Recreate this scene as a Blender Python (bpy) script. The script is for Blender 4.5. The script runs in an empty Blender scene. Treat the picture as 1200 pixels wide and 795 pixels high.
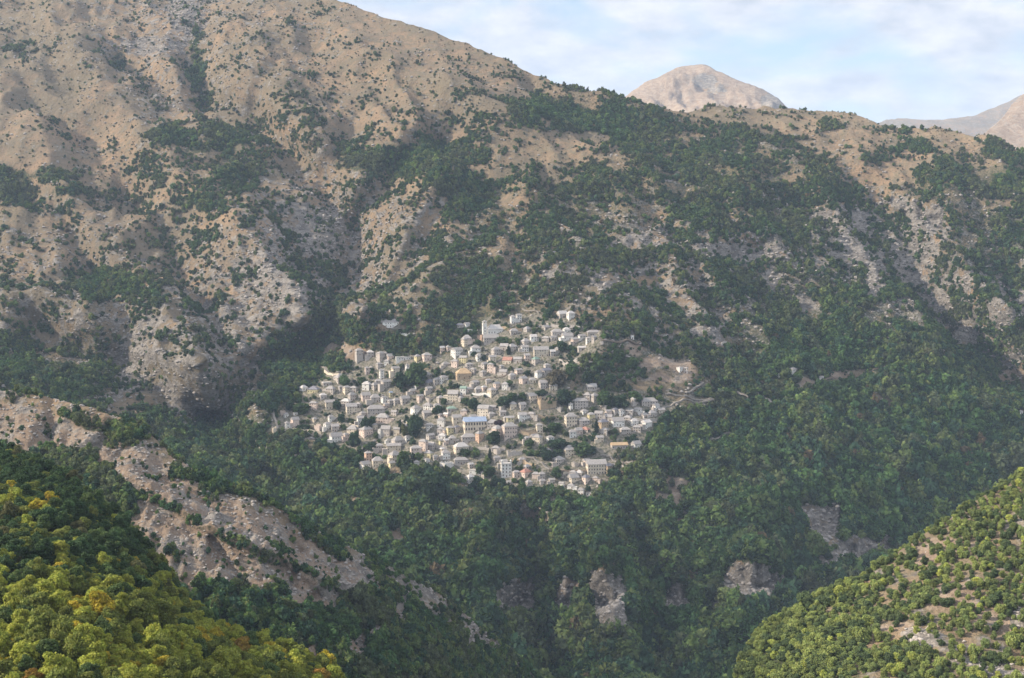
import bpy, bmesh, math, random
import numpy as np
from mathutils import Vector, Matrix
from mathutils.bvhtree import BVHTree
random.seed(7); rng = np.random.default_rng(7)
SC = bpy.context.scene
COL = SC.collection
R = math.radians

# ------------------------------------------------------------------ camera
FPX = 1666.7                      # focal length in pixels of the 1200-wide photograph
PITCH = R(4.72)
cam_d = bpy.data.cameras.new('camera'); cam = bpy.data.objects.new('camera', cam_d); COL.objects.link(cam)
cam_d.lens = 50; cam_d.sensor_width = 36; cam_d.clip_start = 1; cam_d.clip_end = 60000
cam.location = (0, 0, 0); cam.rotation_euler = (R(90) - PITCH, 0, 0)
SC.camera = cam

# ------------------------------------------------------------------ sun, sky, exposure
SUN_EL = R(29)
SUN_AZ2 = R(-98)                  # from the left, measured from +Y towards +X
SV = Vector((math.sin(SUN_AZ2) * math.cos(SUN_EL), math.cos(SUN_AZ2) * math.cos(SUN_EL), math.sin(SUN_EL)))
sd = bpy.data.lights.new('sun', 'SUN'); so = bpy.data.objects.new('sun', sd); COL.objects.link(so)
sd.energy = 5.0; sd.angle = R(0.5); sd.color = (1.0, 0.85, 0.67)
so.rotation_euler = (-SV).to_track_quat('-Z', 'Y').to_euler()
so.location = (-200, -100, 900)
w = bpy.data.worlds.new('World'); SC.world = w; w.use_nodes = True
nt = w.node_tree; nt.nodes.clear()
def N(nt, t, **k):
    n = nt.nodes.new(t)
    for a, b in k.items():
        if a.startswith('_'): n.inputs[a[1:].replace('_', ' ')].default_value = b
        else: setattr(n, a, b)
    return n
out = N(nt, 'ShaderNodeOutputWorld'); bg = N(nt, 'ShaderNodeBackground')
sky = N(nt, 'ShaderNodeTexSky', sky_type='NISHITA', sun_disc=False)
sky.sun_elevation = SUN_EL; sky.sun_rotation = SUN_AZ2; sky.altitude = 900; sky.air_density = 1.0; sky.dust_density = 1.0; sky.ozone_density = 1.2
tc = N(nt, 'ShaderNodeTexCoord')
sep = N(nt, 'ShaderNodeSeparateXYZ'); nt.links.new(tc.outputs['Generated'], sep.inputs[0])
# clouds lie on a high layer: direction divided by height gives their plan
mz = N(nt, 'ShaderNodeMath', operation='ADD'); nt.links.new(sep.outputs['Z'], mz.inputs[0]); mz.inputs[1].default_value = 0.34
dx = N(nt, 'ShaderNodeMath', operation='DIVIDE'); nt.links.new(sep.outputs['X'], dx.inputs[0]); nt.links.new(mz.outputs[0], dx.inputs[1])
dy = N(nt, 'ShaderNodeMath', operation='DIVIDE'); nt.links.new(sep.outputs['Y'], dy.inputs[0]); nt.links.new(mz.outputs[0], dy.inputs[1])
cmb = N(nt, 'ShaderNodeCombineXYZ'); nt.links.new(dx.outputs[0], cmb.inputs[0]); nt.links.new(dy.outputs[0], cmb.inputs[1])
mp = N(nt, 'ShaderNodeMapping'); mp.inputs['Location'].default_value = (3.55, 1.3, 0); mp.inputs['Scale'].default_value = (2.6, 2.7, 1)
nt.links.new(cmb.outputs[0], mp.inputs[0])
nz = N(nt, 'ShaderNodeTexNoise', _Scale=1.5, _Detail=9.0, _Roughness=0.55, _Distortion=0.25); nt.links.new(mp.outputs[0], nz.inputs['Vector'])
cr = N(nt, 'ShaderNodeValToRGB'); cr.color_ramp.elements[0].position = 0.36; cr.color_ramp.elements[1].position = 0.53
nt.links.new(nz.outputs['Fac'], cr.inputs[0])
nz2 = N(nt, 'ShaderNodeTexNoise', _Scale=4.2, _Detail=7.0, _Roughness=0.6); nt.links.new(mp.outputs[0], nz2.inputs['Vector'])
cr2 = N(nt, 'ShaderNodeValToRGB'); cr2.color_ramp.elements[0].position = 0.35; cr2.color_ramp.elements[1].position = 0.66
cr2.color_ramp.elements[0].color = (6.4, 6.6, 7.2, 1); cr2.color_ramp.elements[1].color = (11.0, 10.5, 10.3, 1)
nt.links.new(nz2.outputs['Fac'], cr2.inputs[0])
mx = N(nt, 'ShaderNodeMix', data_type='RGBA')
cf = N(nt, 'ShaderNodeMath', operation='MULTIPLY'); cf.inputs[1].default_value = 0.92
nt.links.new(cr.outputs[0], cf.inputs[0]); nt.links.new(cf.outputs[0], mx.inputs['Factor'])
# the clouds overhead are the brighter ones
mrz = N(nt, 'ShaderNodeMapRange'); mrz.inputs[1].default_value = 0.17; mrz.inputs[2].default_value = 0.5; mrz.inputs[3].default_value = 0.58; mrz.inputs[4].default_value = 1.1
nt.links.new(sep.outputs['Z'], mrz.inputs[0])
scz = N(nt, 'ShaderNodeVectorMath', operation='SCALE'); nt.links.new(cr2.outputs[0], scz.inputs[0]); nt.links.new(mrz.outputs[0], scz.inputs['Scale'])
nt.links.new(sky.outputs[0], mx.inputs[6]); nt.links.new(scz.outputs[0], mx.inputs[7])
nt.links.new(mx.outputs[2], bg.inputs['Color']); nt.links.new(bg.outputs[0], out.inputs['Surface'])
bg.inputs['Strength'].default_value = 0.08
SC.view_settings.view_transform = 'Standard'; SC.view_settings.look = 'None'; SC.view_settings.gamma = 1.0
SC.view_settings.exposure = 1.14; SC.view_settings.use_curve_mapping = False
try:
    SC.cycles.volume_bounces = 0; SC.cycles.max_bounces = 5; SC.cycles.diffuse_bounces = 2; SC.cycles.transparent_max_bounces = 8
    SC.cycles.use_denoising = True; SC.cycles.sample_clamp_indirect = 3
except Exception: pass

# ------------------------------------------------------------------ maths
CP, SP = math.cos(PITCH), math.sin(PITCH)
def ray(px, py):
    """direction with Y = 1 of photograph pixel (px, py)"""
    x = (np.asarray(px, float) - 600) / FPX; y = (397.5 - np.asarray(py, float)) / FPX
    Y = CP + y * SP
    return x / Y, (-SP + y * CP) / Y
def proj(X, Y, Z):
    f = Y * CP - Z * SP; u = Y * SP + Z * CP
    return 600 + FPX * X / f, 397.5 - FPX * u / f
def h3(ix, iy, iz, s):
    n = (ix.astype(np.int64) * 374761393 + iy.astype(np.int64) * 668265263 + iz.astype(np.int64) * 2147483647 + s * 1274126177) & 0xffffffff
    n = ((n ^ (n >> 13)) * 1274126177) & 0xffffffff
    n = (n ^ (n >> 16))
    return (n & 0xffffff) / float(0xffffff)
def vnoise(x, y, z, s=0):
    x, y, z = np.broadcast_arrays(np.asarray(x, float), np.asarray(y, float), np.asarray(z, float))
    ix, iy, iz = np.floor(x), np.floor(y), np.floor(z)
    fx, fy, fz = x - ix, y - iy, z - iz
    fx, fy, fz = [t * t * t * (t * (t * 6 - 15) + 10) for t in (fx, fy, fz)]
    r = 0
    for a in (0, 1):
        for b in (0, 1):
            for c in (0, 1):
                r = r + h3(ix + a, iy + b, iz + c, s) * (fx if a else 1 - fx) * (fy if b else 1 - fy) * (fz if c else 1 - fz)
    return r
def fbm(x, y, z=0.0, sc=1.0, o=4, s=0, g=0.5):
    t, a, n = 0, 1, 0
    for k in range(o):
        f = 2 ** k / sc
        t = t + a * vnoise(x * f + 7.3 * k, y * f + 3.1 * k, np.asarray(z) * f, s + k); n += a; a *= g
    return t / n
def ridged(x, y, z=0.0, sc=1.0, o=4, s=0):
    t, a, n = 0, 1, 0
    for k in range(o):
        f = 2 ** k / sc
        v = 1 - np.abs(2 * vnoise(x * f + 5.3 * k, y * f + 9.1 * k, np.asarray(z) * f, s + k) - 1)
        t = t + a * v; n += a; a *= 0.5
    return t / n
def sstep(a, b, x):
    t = np.clip((x - a) / (b - a), 0, 1); return t * t * (3 - 2 * t)
def tps(pts, vals):
    P = np.array(pts, float) / 300; v = np.array(vals, float); n = len(P)
    def U(r2): return np.where(r2 > 0, 0.5 * r2 * np.log(np.maximum(r2, 1e-12)), 0)
    K = U(((P[:, None] - P[None]) ** 2).sum(2)) + np.eye(n) * 0.002
    A = np.zeros((n + 3, n + 3)); A[:n, :n] = K; A[:n, n] = 1; A[:n, n + 1:] = P; A[n, :n] = 1; A[n + 1:, :n] = P.T
    c = np.linalg.solve(A, np.r_[v, 0, 0, 0])
    def f(x, y):
        x = np.asarray(x, float) / 300; y = np.asarray(y, float) / 300
        r = c[n] + c[n + 1] * x + c[n + 2] * y
        for i in range(n): r = r + c[i] * U((x - P[i, 0]) ** 2 + (y - P[i, 1]) ** 2)
        return r
    return f
def seg_dist(px, py, line):
    """distance in pixels to a polyline, and how far along it (0..1)"""
    best = np.full(np.shape(px), 1e9); al = np.zeros(np.shape(px)); m = len(line) - 1
    for i in range(m):
        ax, ay = line[i]; bx, by = line[i + 1]; L = (bx - ax) ** 2 + (by - ay) ** 2
        t = np.clip(((px - ax) * (bx - ax) + (py - ay) * (by - ay)) / L, 0, 1)
        d = np.hypot(px - ax - t * (bx - ax), py - ay - t * (by - ay))
        k = d < best; best = np.where(k, d, best); al = np.where(k, (i + t) / m, al)
    return best, al
def grid_lookup(G, cell, px, py):
    G = np.asarray(G, float); h, wd = G.shape
    gx = np.clip(px / cell - 0.5, 0, wd - 1.001); gy = np.clip(py / cell - 0.5, 0, h - 1.001)
    x0 = gx.astype(int); y0 = gy.astype(int); fx = gx - x0; fy = gy - y0
    return (G[y0, x0] * (1 - fx) * (1 - fy) + G[y0, x0 + 1] * fx * (1 - fy) + G[y0 + 1, x0] * (1 - fx) * fy + G[y0 + 1, x0 + 1] * fx * fy)
def inpoly(px, py, poly):
    c = np.zeros(np.shape(px), bool); n = len(poly)
    for i in range(n):
        x1, y1 = poly[i]; x2, y2 = poly[(i + 1) % n]
        if y1 == y2: continue
        c ^= ((y1 > py) != (y2 > py)) & (px < (x2 - x1) * (py - y1) / (y2 - y1) + x1)
    return c

# ------------------------------------------------------------------ tagging
def tag(o, label=None, cat=None, group=None, kind=None):
    if label: o['label'] = label
    if cat: o['category'] = cat
    if group: o['group'] = group
    if kind: o['kind'] = kind
    return o
def link(name, me, parent=None, mat=None):
    o = bpy.data.objects.new(name, me); COL.objects.link(o)
    if parent: o.parent = parent
    if mat and me and not me.materials: me.materials.append(mat)
    return o
def empty(name, loc, rz=0):
    o = bpy.data.objects.new(name, None); COL.objects.link(o); o.location = loc; o.rotation_euler = (0, 0, rz); o.empty_display_size = 1
    return o
def mesh_np(name, V, F, smooth=True):
    """V (n,3), F (m,4) quads"""
    me = bpy.data.meshes.new(name); V = np.asarray(V, np.float32); F = np.asarray(F, np.int32)
    me.vertices.add(len(V)); me.vertices.foreach_set('co', V.ravel())
    k = F.shape[1]
    me.loops.add(F.size); me.loops.foreach_set('vertex_index', F.ravel())
    me.polygons.add(len(F)); me.polygons.foreach_set('loop_start', np.arange(0, F.size, k, dtype=np.int32))
    me.polygons.foreach_set('use_smooth', np.full(len(F), smooth))
    me.update(calc_edges=True); me.validate()
    return me

# ------------------------------------------------------------------ materials
def new_mat(name):
    m = bpy.data.materials.new(name); m.use_nodes = True; n = m.node_tree; n.nodes.clear()
    o = N(n, 'ShaderNodeOutputMaterial'); b = N(n, 'ShaderNodeBsdfPrincipled'); n.links.new(b.outputs[0], o.inputs[0])
    b.inputs['Roughness'].default_value = 0.9; b.inputs['Specular IOR Level'].default_value = 0.15
    return m, n, b, o
def mixc(n, f, a, b):
    m = N(n, 'ShaderNodeMix', data_type='RGBA')
    for s, v in ((m.inputs['Factor'], f), (m.inputs[6], a), (m.inputs[7], b)):
        if isinstance(v, bpy.types.NodeSocket): n.links.new(v, s)
        elif isinstance(v, (int, float)): s.default_value = v
        else: s.default_value = (*v[:3], 1)
    return m.outputs[2]
def noise(n, vec, sc, det=5, ro=0.6, dist=0.0):
    t = N(n, 'ShaderNodeTexNoise', _Scale=sc, _Detail=float(det), _Roughness=ro, _Distortion=dist); n.links.new(vec, t.inputs['Vector']); return t.outputs['Fac']
def ramp(n, v, a, b):
    m = N(n, 'ShaderNodeMapRange', interpolation_type='SMOOTHSTEP'); m.inputs[1].default_value = a; m.inputs[2].default_value = b
    n.links.new(v, m.inputs[0]); return m.outputs[0]
def math_(n, op, a, b=None):
    m = N(n, 'ShaderNodeMath', operation=op)
    for i, v in enumerate((a, b)):
        if v is None: continue
        if isinstance(v, bpy.types.NodeSocket): n.links.new(v, m.inputs[i])
        else: m.inputs[i].default_value = v
    return m.outputs[0]
def attr(n, name, kind='GEOMETRY'):
    a = N(n, 'ShaderNodeAttribute', attribute_type=kind, attribute_name=name); return a
def plain(name, col, ns=2.0, var=0.18, rough=0.85, bump=0.0):
    m, n, b, o = new_mat(name); g = N(n, 'ShaderNodeNewGeometry')
    f = noise(n, g.outputs['Position'], ns, 6)
    c = mixc(n, f, [x * (1 - var) for x in col], [min(1, x * (1 + var)) for x in col])
    n.links.new(c, b.inputs['Base Color']); b.inputs['Roughness'].default_value = rough
    if bump:
        bp = N(n, 'ShaderNodeBump', _Strength=bump, _Distance=0.3); n.links.new(f, bp.inputs['Height']); n.links.new(bp.outputs[0], b.inputs['Normal'])
    return m
def ground_mat():
    m, n, b, o = new_mat('hillside_ground'); g = N(n, 'ShaderNodeNewGeometry'); P = g.outputs['Position']
    veg = attr(n, 'veg').outputs['Fac']; rock = attr(n, 'rock').outputs['Fac']; soil = attr(n, 'soil').outputs['Fac']; vil = attr(n, 'town').outputs['Fac']
    sep = N(n, 'ShaderNodeSeparateXYZ'); n.links.new(P, sep.inputs[0])
    n1 = noise(n, P, 0.012, 7, 0.62); n0 = noise(n, P, 0.0035, 8, 0.68); n2 = noise(n, P, 0.06, 8, 0.65); n3 = noise(n, P, 0.35, 6, 0.7)
    mpg = N(n, 'ShaderNodeMapping'); mpg.inputs['Scale'].default_value = (0.7, 0.7, 1.6); n.links.new(P, mpg.inputs[0])
    strata = noise(n, mpg.outputs[0], 0.09, 6, 0.7, 0.4)
    tan = mixc(n, ramp(n, n1, 0.38, 0.62), (0.275, 0.195, 0.125), (0.19, 0.15, 0.105))
    tan = mixc(n, ramp(n, n0, 0.45, 0.62), tan, (0.155, 0.13, 0.09))
    tan = mixc(n, ramp(n, n2, 0.42, 0.62), tan, (0.17, 0.145, 0.10))
    tan = mixc(n, math_(n, 'MULTIPLY', ramp(n, n3, 0.54, 0.64), 0.6), tan, (0.10, 0.10, 0.06))
    soilc = mixc(n, ramp(n, n2, 0.4, 0.62), (0.225, 0.17, 0.125), (0.30, 0.25, 0.20))
    soilc = mixc(n, ramp(n, n3, 0.5, 0.68), soilc, (0.15, 0.125, 0.105))
    rockc = mixc(n, ramp(n, strata, 0.38, 0.62), (0.13, 0.12, 0.11), (0.27, 0.25, 0.225))
    rockc = mixc(n, ramp(n, n3, 0.52, 0.66), rockc, (0.10, 0.10, 0.09))
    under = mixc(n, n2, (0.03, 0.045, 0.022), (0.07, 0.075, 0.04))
    townc = mixc(n, ramp(n, n3, 0.4, 0.6), (0.25, 0.225, 0.19), (0.10, 0.105, 0.07))
    def breakup(a, amt, lo, hi, nn):
        return ramp(n, math_(n, 'ADD', a, math_(n, 'MULTIPLY', math_(n, 'SUBTRACT', nn, 0.5), amt)), lo, hi)
    c = mixc(n, breakup(soil, 1.0, 0.35, 0.6, n2), tan, soilc)
    c = mixc(n, breakup(rock, 3.0, 0.44, 0.70, n2), c, rockc)
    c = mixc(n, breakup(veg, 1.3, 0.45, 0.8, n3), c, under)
    c = mixc(n, breakup(vil, 1.2, 0.4, 0.6, n2), c, townc)
    n.links.new(c, b.inputs['Base Color']); b.inputs['Roughness'].default_value = 0.95
    hgt = math_(n, 'ADD', math_(n, 'ADD', math_(n, 'MULTIPLY', n2, 4.0), math_(n, 'MULTIPLY', n1, 6.0)), math_(n, 'ADD', math_(n, 'MULTIPLY', n3, 1.2), math_(n, 'MULTIPLY', math_(n, 'MULTIPLY', strata, rock), 3.0)))
    bp = N(n, 'ShaderNodeBump', _Strength=0.9, _Distance=1.6); n.links.new(hgt, bp.inputs['Height']); n.links.new(bp.outputs[0], b.inputs['Normal'])
    return m
M_GROUND = ground_mat()
def leaf_mat(name, inst):
    m, n, b, o = new_mat(name); g = N(n, 'ShaderNodeNewGeometry'); oi = N(n, 'ShaderNodeObjectInfo')
    if inst: col = attr(n, 'tint', 'INSTANCER').outputs['Color']
    else: col = oi.outputs['Color']
    hs = N(n, 'ShaderNodeHueSaturation'); n.links.new(col, hs.inputs['Color'])
    f = noise(n, g.outputs['Position'], 0.8 if not inst else 0.25, 4)
    n.links.new(math_(n, 'ADD', math_(n, 'MULTIPLY', f, 0.10), 0.45), hs.inputs['Hue'])
    tco = N(n, 'ShaderNodeTexCoord')
    f2 = noise(n, tco.outputs['Object'], 0.55 if not inst else 2.0, 3)
    n.links.new(math_(n, 'ADD', math_(n, 'MULTIPLY', ramp(n, f2, 0.3, 0.7), 0.75), 0.62), hs.inputs['Value'])
    n.links.new(hs.outputs[0], b.inputs['Base Color']); b.inputs['Roughness'].default_value = 0.7; b.inputs['Specular IOR Level'].default_value = 0.2
    tr = N(n, 'ShaderNodeBsdfTranslucent'); n.links.new(hs.outputs[0], tr.inputs[0])
    ms = N(n, 'ShaderNodeMixShader'); ms.inputs[0].default_value = 0.35
    n.links.new(b.outputs[0], ms.inputs[1]); n.links.new(tr.outputs[0], ms.inputs[2]); n.links.new(ms.outputs[0], o.inputs[0])
    return m
M_LEAF = leaf_mat('leaves', False); M_LEAFI = leaf_mat('forest_leaves', True)
M_BARK = plain('bark', (0.10, 0.075, 0.055), 6, 0.4)
M_ROCK = plain('limestone', (0.29, 0.27, 0.25), 0.8, 0.35, 0.95, 0.5)

# ------------------------------------------------------------------ what the slopes carry, read from the photograph (columns and rows of 40 px)
VEG = """111111111111110000000000000000
111112111111111000000000000000
011112222211112355220000000000
011122343322233367765333323200
011255543346774323678875336655
643333442245578678778888756879
532233433244258557666678545478
322233443334365666565555556578
337763443445556664456777777334
434334334836598765654788888633
655534449868864457764588888953
887632248656433436545777668985
234566775233333344588888889998
888888888864646433478888889999
888888777777967567667899999999
888888777887786567778877779999
888888999999998888877888887699
888888999999999988888888888999
888888999999999999999999999999
888888999999999999999999999999"""
VEG = [[(int(c) / 9 if iy > 9 else (0, .14, .24, .34, .42, .48, .54, .60, .68, .86)[int(c)]) for c in l.ljust(30, '9')[:30]] for iy, l in enumerate(VEG.split('\n'))]
ROCK = """234322110000000
124322211122100
222243222233322
333575445667865
455664335666687
367643334444466
444433333333333
444444444444444
444444444444444
444444444444444"""
ROCK = [[int(c) / 9 for c in l] for l in ROCK.split('\n')]
# x, y, rx, ry, vegetation, rock, soil
PATCH = [(830,388,24,9,0,.75,.6),(800,358,16,9,.1,.7,.5),(790,340,20,6,.2,.8,0),(845,402,10,6,0,.6,.6),(786,575,16,24,.25,.1,1),(800,610,14,10,.3,.2,1),(1085,258,26,14,.1,1,0),(1060,240,18,8,.2,1,0),
 (585,206,22,5,0,0,.2),(600,236,18,5,0,0,.2),(560,200,16,5,0,.2,0),(650,183,60,7,.1,0,0),(690,165,38,7,.12,0,0),(1040,205,30,9,.05,.1,0),(1075,190,26,8,.1,0,0),(1060,215,14,8,.05,0,0),(960,170,38,8,.05,0,0),(1000,160,30,7,.1,0,0),
 (930,208,10,6,.1,0,0),(1170,238,22,5,.05,0,0),(830,133,30,6,.1,0,.4),(870,140,45,7,.1,0,.2),(930,144,35,6,.05,0,0),(480,185,60,17,1,0,0),(540,226,34,22,1,0,0),(430,190,30,12,.8,0,0),(392,400,30,40,1,0,0),(350,412,35,16,1,0,0),
 (640,130,40,12,1,0,0),(700,140,50,12,1,0,0),(750,150,40,14,1,0,0),(128,332,30,18,.9,.1,0),(195,160,30,10,.9,0,0),(250,170,40,9,.9,0,0),(275,200,25,10,.8,0,0),(15,220,25,16,.95,0,0),(60,205,28,7,.8,0,0),(85,225,18,5,.8,0,0),(230,240,20,8,.8,.2,0),
 (465,285,30,40,.22,.5,0),(430,330,20,25,.25,.6,0),(500,240,25,14,.25,.5,0),(415,365,12,12,.1,.6,.2),(380,270,34,26,.3,.9,0),(330,330,50,30,.33,.8,0),(170,440,45,35,.2,.85,0),(230,430,60,25,.25,.6,0),(165,475,30,14,.15,.2,.3),
 (870,300,55,10,.35,.9,0),(900,330,45,8,.45,.9,0),(830,290,30,8,.2,.9,.2),(760,285,50,8,.3,.9,0),(990,260,40,14,.25,1,0),(1005,300,28,16,.3,1,0),(1025,330,10,22,.1,1,0),(940,355,16,8,.15,1,0),(1065,300,26,28,.4,1,0),(1090,330,30,30,.4,.8,.2),
 (1120,370,30,20,.5,.8,0),(1170,400,40,20,.45,.8,0),(1185,440,18,10,.1,.3,.5),(700,330,30,6,.35,.9,0),(680,320,40,8,.3,.8,0),(755,330,14,6,.1,.2,.3),
 (800,430,16,10,.1,.2,.8),(770,425,22,8,.15,.2,.9),(780,445,30,6,.2,.2,.9),(760,450,40,5,.1,0,.3),(745,410,12,6,.2,.2,1),(700,412,14,5,.2,.1,.8),(985,440,16,5,.2,.2,.6),(1010,437,16,4,.1,.1,.3),(940,455,14,10,.2,.4,.7),(1030,470,16,10,.4,.3,.5),
 (713,706,24,36,0,1,.1),(728,732,16,16,0,1,0),(792,708,24,20,0,1,0),(658,705,12,26,0,1,0),(604,700,30,24,.15,1,0),(670,690,22,10,.15,.5,.7),(882,682,42,22,0,1,0),(903,702,14,12,0,.8,.3),(967,612,26,20,0,.9,.5),(1012,643,40,15,0,.95,.3),(985,662,26,14,.15,1,0),(1022,650,22,8,.2,.9,.2),
 (840,720,14,16,.25,1,0),(720,650,18,6,.3,.5,.7),(650,615,14,8,.3,.3,.8),(620,603,24,5,.15,.2,.6),(595,607,10,5,.1,.2,.8),(740,612,18,7,.3,.2,.8),(760,628,10,6,.2,.3,.8),(463,630,12,6,.1,.3,.8),(470,650,8,5,.1,.3,.8),(415,590,20,6,.1,.2,.7),(440,600,14,6,.2,.2,.6),(335,535,14,14,.5,.2,.2),
 (600,660,10,5,.3,.3,.5),(680,620,20,10,.4,.2,.9),(753,560,8,12,.3,.1,.8),(400,410,26,10,.15,.2,.8),(425,418,20,6,.3,.1,.7),(90,30,60,20,.05,.2,0),(220,20,20,30,.15,.9,0),(170,55,40,12,.05,.8,0),(20,55,16,10,.5,.3,0),(140,70,8,10,.7,0,0),(232,60,7,40,.85,.2,0),(235,110,7,18,.8,.2,0),
 (500,30,80,40,0,.1,0),(440,90,50,30,.1,.1,0),(560,60,60,14,.02,0,0),(580,100,50,14,.1,.15,0)]
VILLAGE = [(308,500),(330,478),(360,452),(385,432),(430,412),(500,415),(545,405),(570,372),(640,366),(712,378),(720,402),(690,425),(660,450),(700,452),(790,462),(800,478),(770,500),(755,530),(735,552),(700,590),(640,585),(560,570),(520,560),(480,540),(430,556),(385,522),(320,510)]
def feather(px, py, poly, d=8):
    s = 0
    for a, b in ((0, 0), (d, 0), (-d, 0), (0, d), (0, -d), (d * .7, d * .7), (-d * .7, -d * .7), (d * .7, -d * .7), (-d * .7, d * .7)):
        s = s + inpoly(px + a, py + b, poly)
    return s / 9.0
def cover_massif(px, py, X, Y, Z):
    wx = (fbm(X, Y, Z, 60, 3, 11) - .5) * 36; wy = (fbm(X, Y, Z, 60, 3, 23) - .5) * 26
    ux = (fbm(X, Y, Z, 26, 4, 33, .65) - .5) * 46; uy = (fbm(X, Y, Z, 26, 4, 44, .65) - .5) * 34
    qx, qy = px + wx, py + wy
    v = grid_lookup(VEG, 40, qx, qy); r = grid_lookup(ROCK, 80, qx, qy); s = np.zeros_like(v)
    for x, y, rx, ry, pv, pr, ps in PATCH:
        a_ = min(1.0, (rx + ry) / 40 + .15)
        d = ((px + ux * a_ - x) / rx) ** 2 + ((py + uy * a_ * min(1, ry / 9) - y) / ry) ** 2
        m = 1 - sstep(0.4, 1.7, d)
        v = v * (1 - m) + pv * m; r = r * (1 - m) + pr * m; s = s * (1 - m) + ps * m
    return v, r, s

# ------------------------------------------------------------------ terrain sheets
def build_sheet(name, sil, depth, xr, ybot, nc, nr, disp, cover, back=(900, -450), clampy=(-90, 880), clampx=(-150, 1350), warp=1.0):
    sx = [p[0] for p in sil]; sy = [p[1] for p in sil]
    px1 = np.linspace(xr[0], xr[1], nc); ys = np.interp(px1, sx, sy) + (fbm(px1, 0, 0, 16, 4, 97, .6) - .5) * 5
    t = np.linspace(0, 1, nr) ** warp
    PX = np.repeat(px1[None], nr, 0); PY = ybot + (ys[None] - ybot) * t[:, None]
    D = np.exp(depth(np.clip(PX, *clampx), np.clip(PY, *clampy)))
    ax, az = ray(PX, PY)
    X, Y, Z = D * ax, D, D * az
    dz, fade = disp(PX, PY, X, Y, Z)
    crest = sstep(0, 0.12, 1 - t)[:, None] * 0.8 + 0.2
    Z = Z + dz * crest * fade
    nb = 24; k = (np.linspace(0, 1, nb + 1)[1:]) ** 1.3
    Xb = X[-1][None] * (1 + k[:, None] * back[0] / D[-1][None]); Yb = Y[-1][None] + k[:, None] * back[0]
    Zb = Z[-1][None] + back[1] * (k[:, None] ** 1.15) + (fbm(Xb, Yb, 0, 120, 3, 5) - .5) * 30 * k[:, None]
    X = np.vstack([X, Xb]); Y = np.vstack([Y, Yb]); Z = np.vstack([Z, Zb])
    # a skirt that carries the sheet down towards the viewer's feet
    rows = X.shape[0]
    idx = np.arange(rows * nc).reshape(rows, nc)
    F = np.stack([idx[:-1, :-1], idx[:-1, 1:], idx[1:, 1:], idx[1:, :-1]], -1).reshape(-1, 4)
    V = np.stack([X, Y, Z], -1).reshape(-1, 3)
    me = mesh_np(name, V, F); me.materials.append(M_GROUND)
    o = link(name, me); tag(o, kind='structure')
    qx, qy = proj(V[:, 0], V[:, 1], V[:, 2])
    v, r, s, tn = cover(qx, qy, V[:, 0], V[:, 1], V[:, 2])
    for nm, a in (('veg', v), ('rock', r), ('soil', s), ('town', tn)):
        at = me.attributes.new(nm, 'FLOAT', 'POINT'); at.data.foreach_set('value', np.asarray(a, np.float32))
    info = dict(o=o, V=V, F=F, X=X, Y=Y, Z=Z, bvh=BVHTree.FromPolygons([tuple(p) for p in V.tolist()], F.tolist()), front=nr, nc=nc)
    return info

STROKES = [ # polyline, half width px, metres deeper (+) or nearer (-)
 ([(215,60),(232,100),(250,140),(290,165),(340,195),(375,240),(405,275),(420,305),(402,350),(385,400),(350,435),(295,470),(250,510)],22,50),
 ([(120,70),(165,95),(205,130),(260,160)],14,28),
 ([(530,165),(500,200),(465,225),(440,260),(420,305)],20,45),
 ([(330,90),(310,120),(300,165)],14,22),
 ([(420,140),(400,180),(385,235)],14,22),
 ([(600,100),(640,125),(720,150),(800,190)],18,28),
 ([(980,215),(1020,260),(1045,300),(1070,345),(1110,390),(1150,430),(1200,470)],30,40),
 ([(860,280),(900,340),(960,400),(1010,440)],22,18),
 ([(760,240),(800,320),(850,400),(880,440)],18,16),
 ([(610,610),(630,680),(620,740),(650,800)],24,35),
 ([(740,640),(755,700),(770,790)],18,25),
 ([(0,400),(60,425),(130,450),(200,500),(260,530),(330,600)],26,55),
 ([(0,210),(60,260),(110,330),(140,400),(150,440)],20,24),
 ([(150,230),(200,300),(240,370),(260,440)],16,22),
 ([(0,100),(50,140),(110,190),(160,240)],16,18),
 ([(530,205),(480,255),(430,320),(402,375),(440,400)],20,-40),
 ([(290,40),(330,130),(370,190)],18,-22),
 ([(60,20),(120,110),(200,200),(290,280),(350,360),(370,390)],26,-34),
 ([(0,150),(90,250),(180,340),(230,440),(240,470)],20,-18),
 ([(430,60),(520,110),(600,150),(720,172),(790,200)],22,-26),
 ([(1090,180),(1120,260),(1150,330),(1200,400)],26,-30),
 ([(900,200),(940,260),(1000,340),(1080,430)],24,-16),
 ([(700,620),(712,690),(720,770)],20,-28),
 ([(880,600),(885,680),(860,760)],30,-30),
 ([(560,620),(575,700),(560,780)],20,-22)]
CLIFFS = [(711,706,20,32),(790,706,20,20),(660,704,14,24),(600,700,24,22),(882,682,36,20),(968,615,22,18),(1015,645,34,14),(1000,262,40,14),(870,300,50,10),(1080,258,30,14),(760,285,50,9)]
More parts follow.
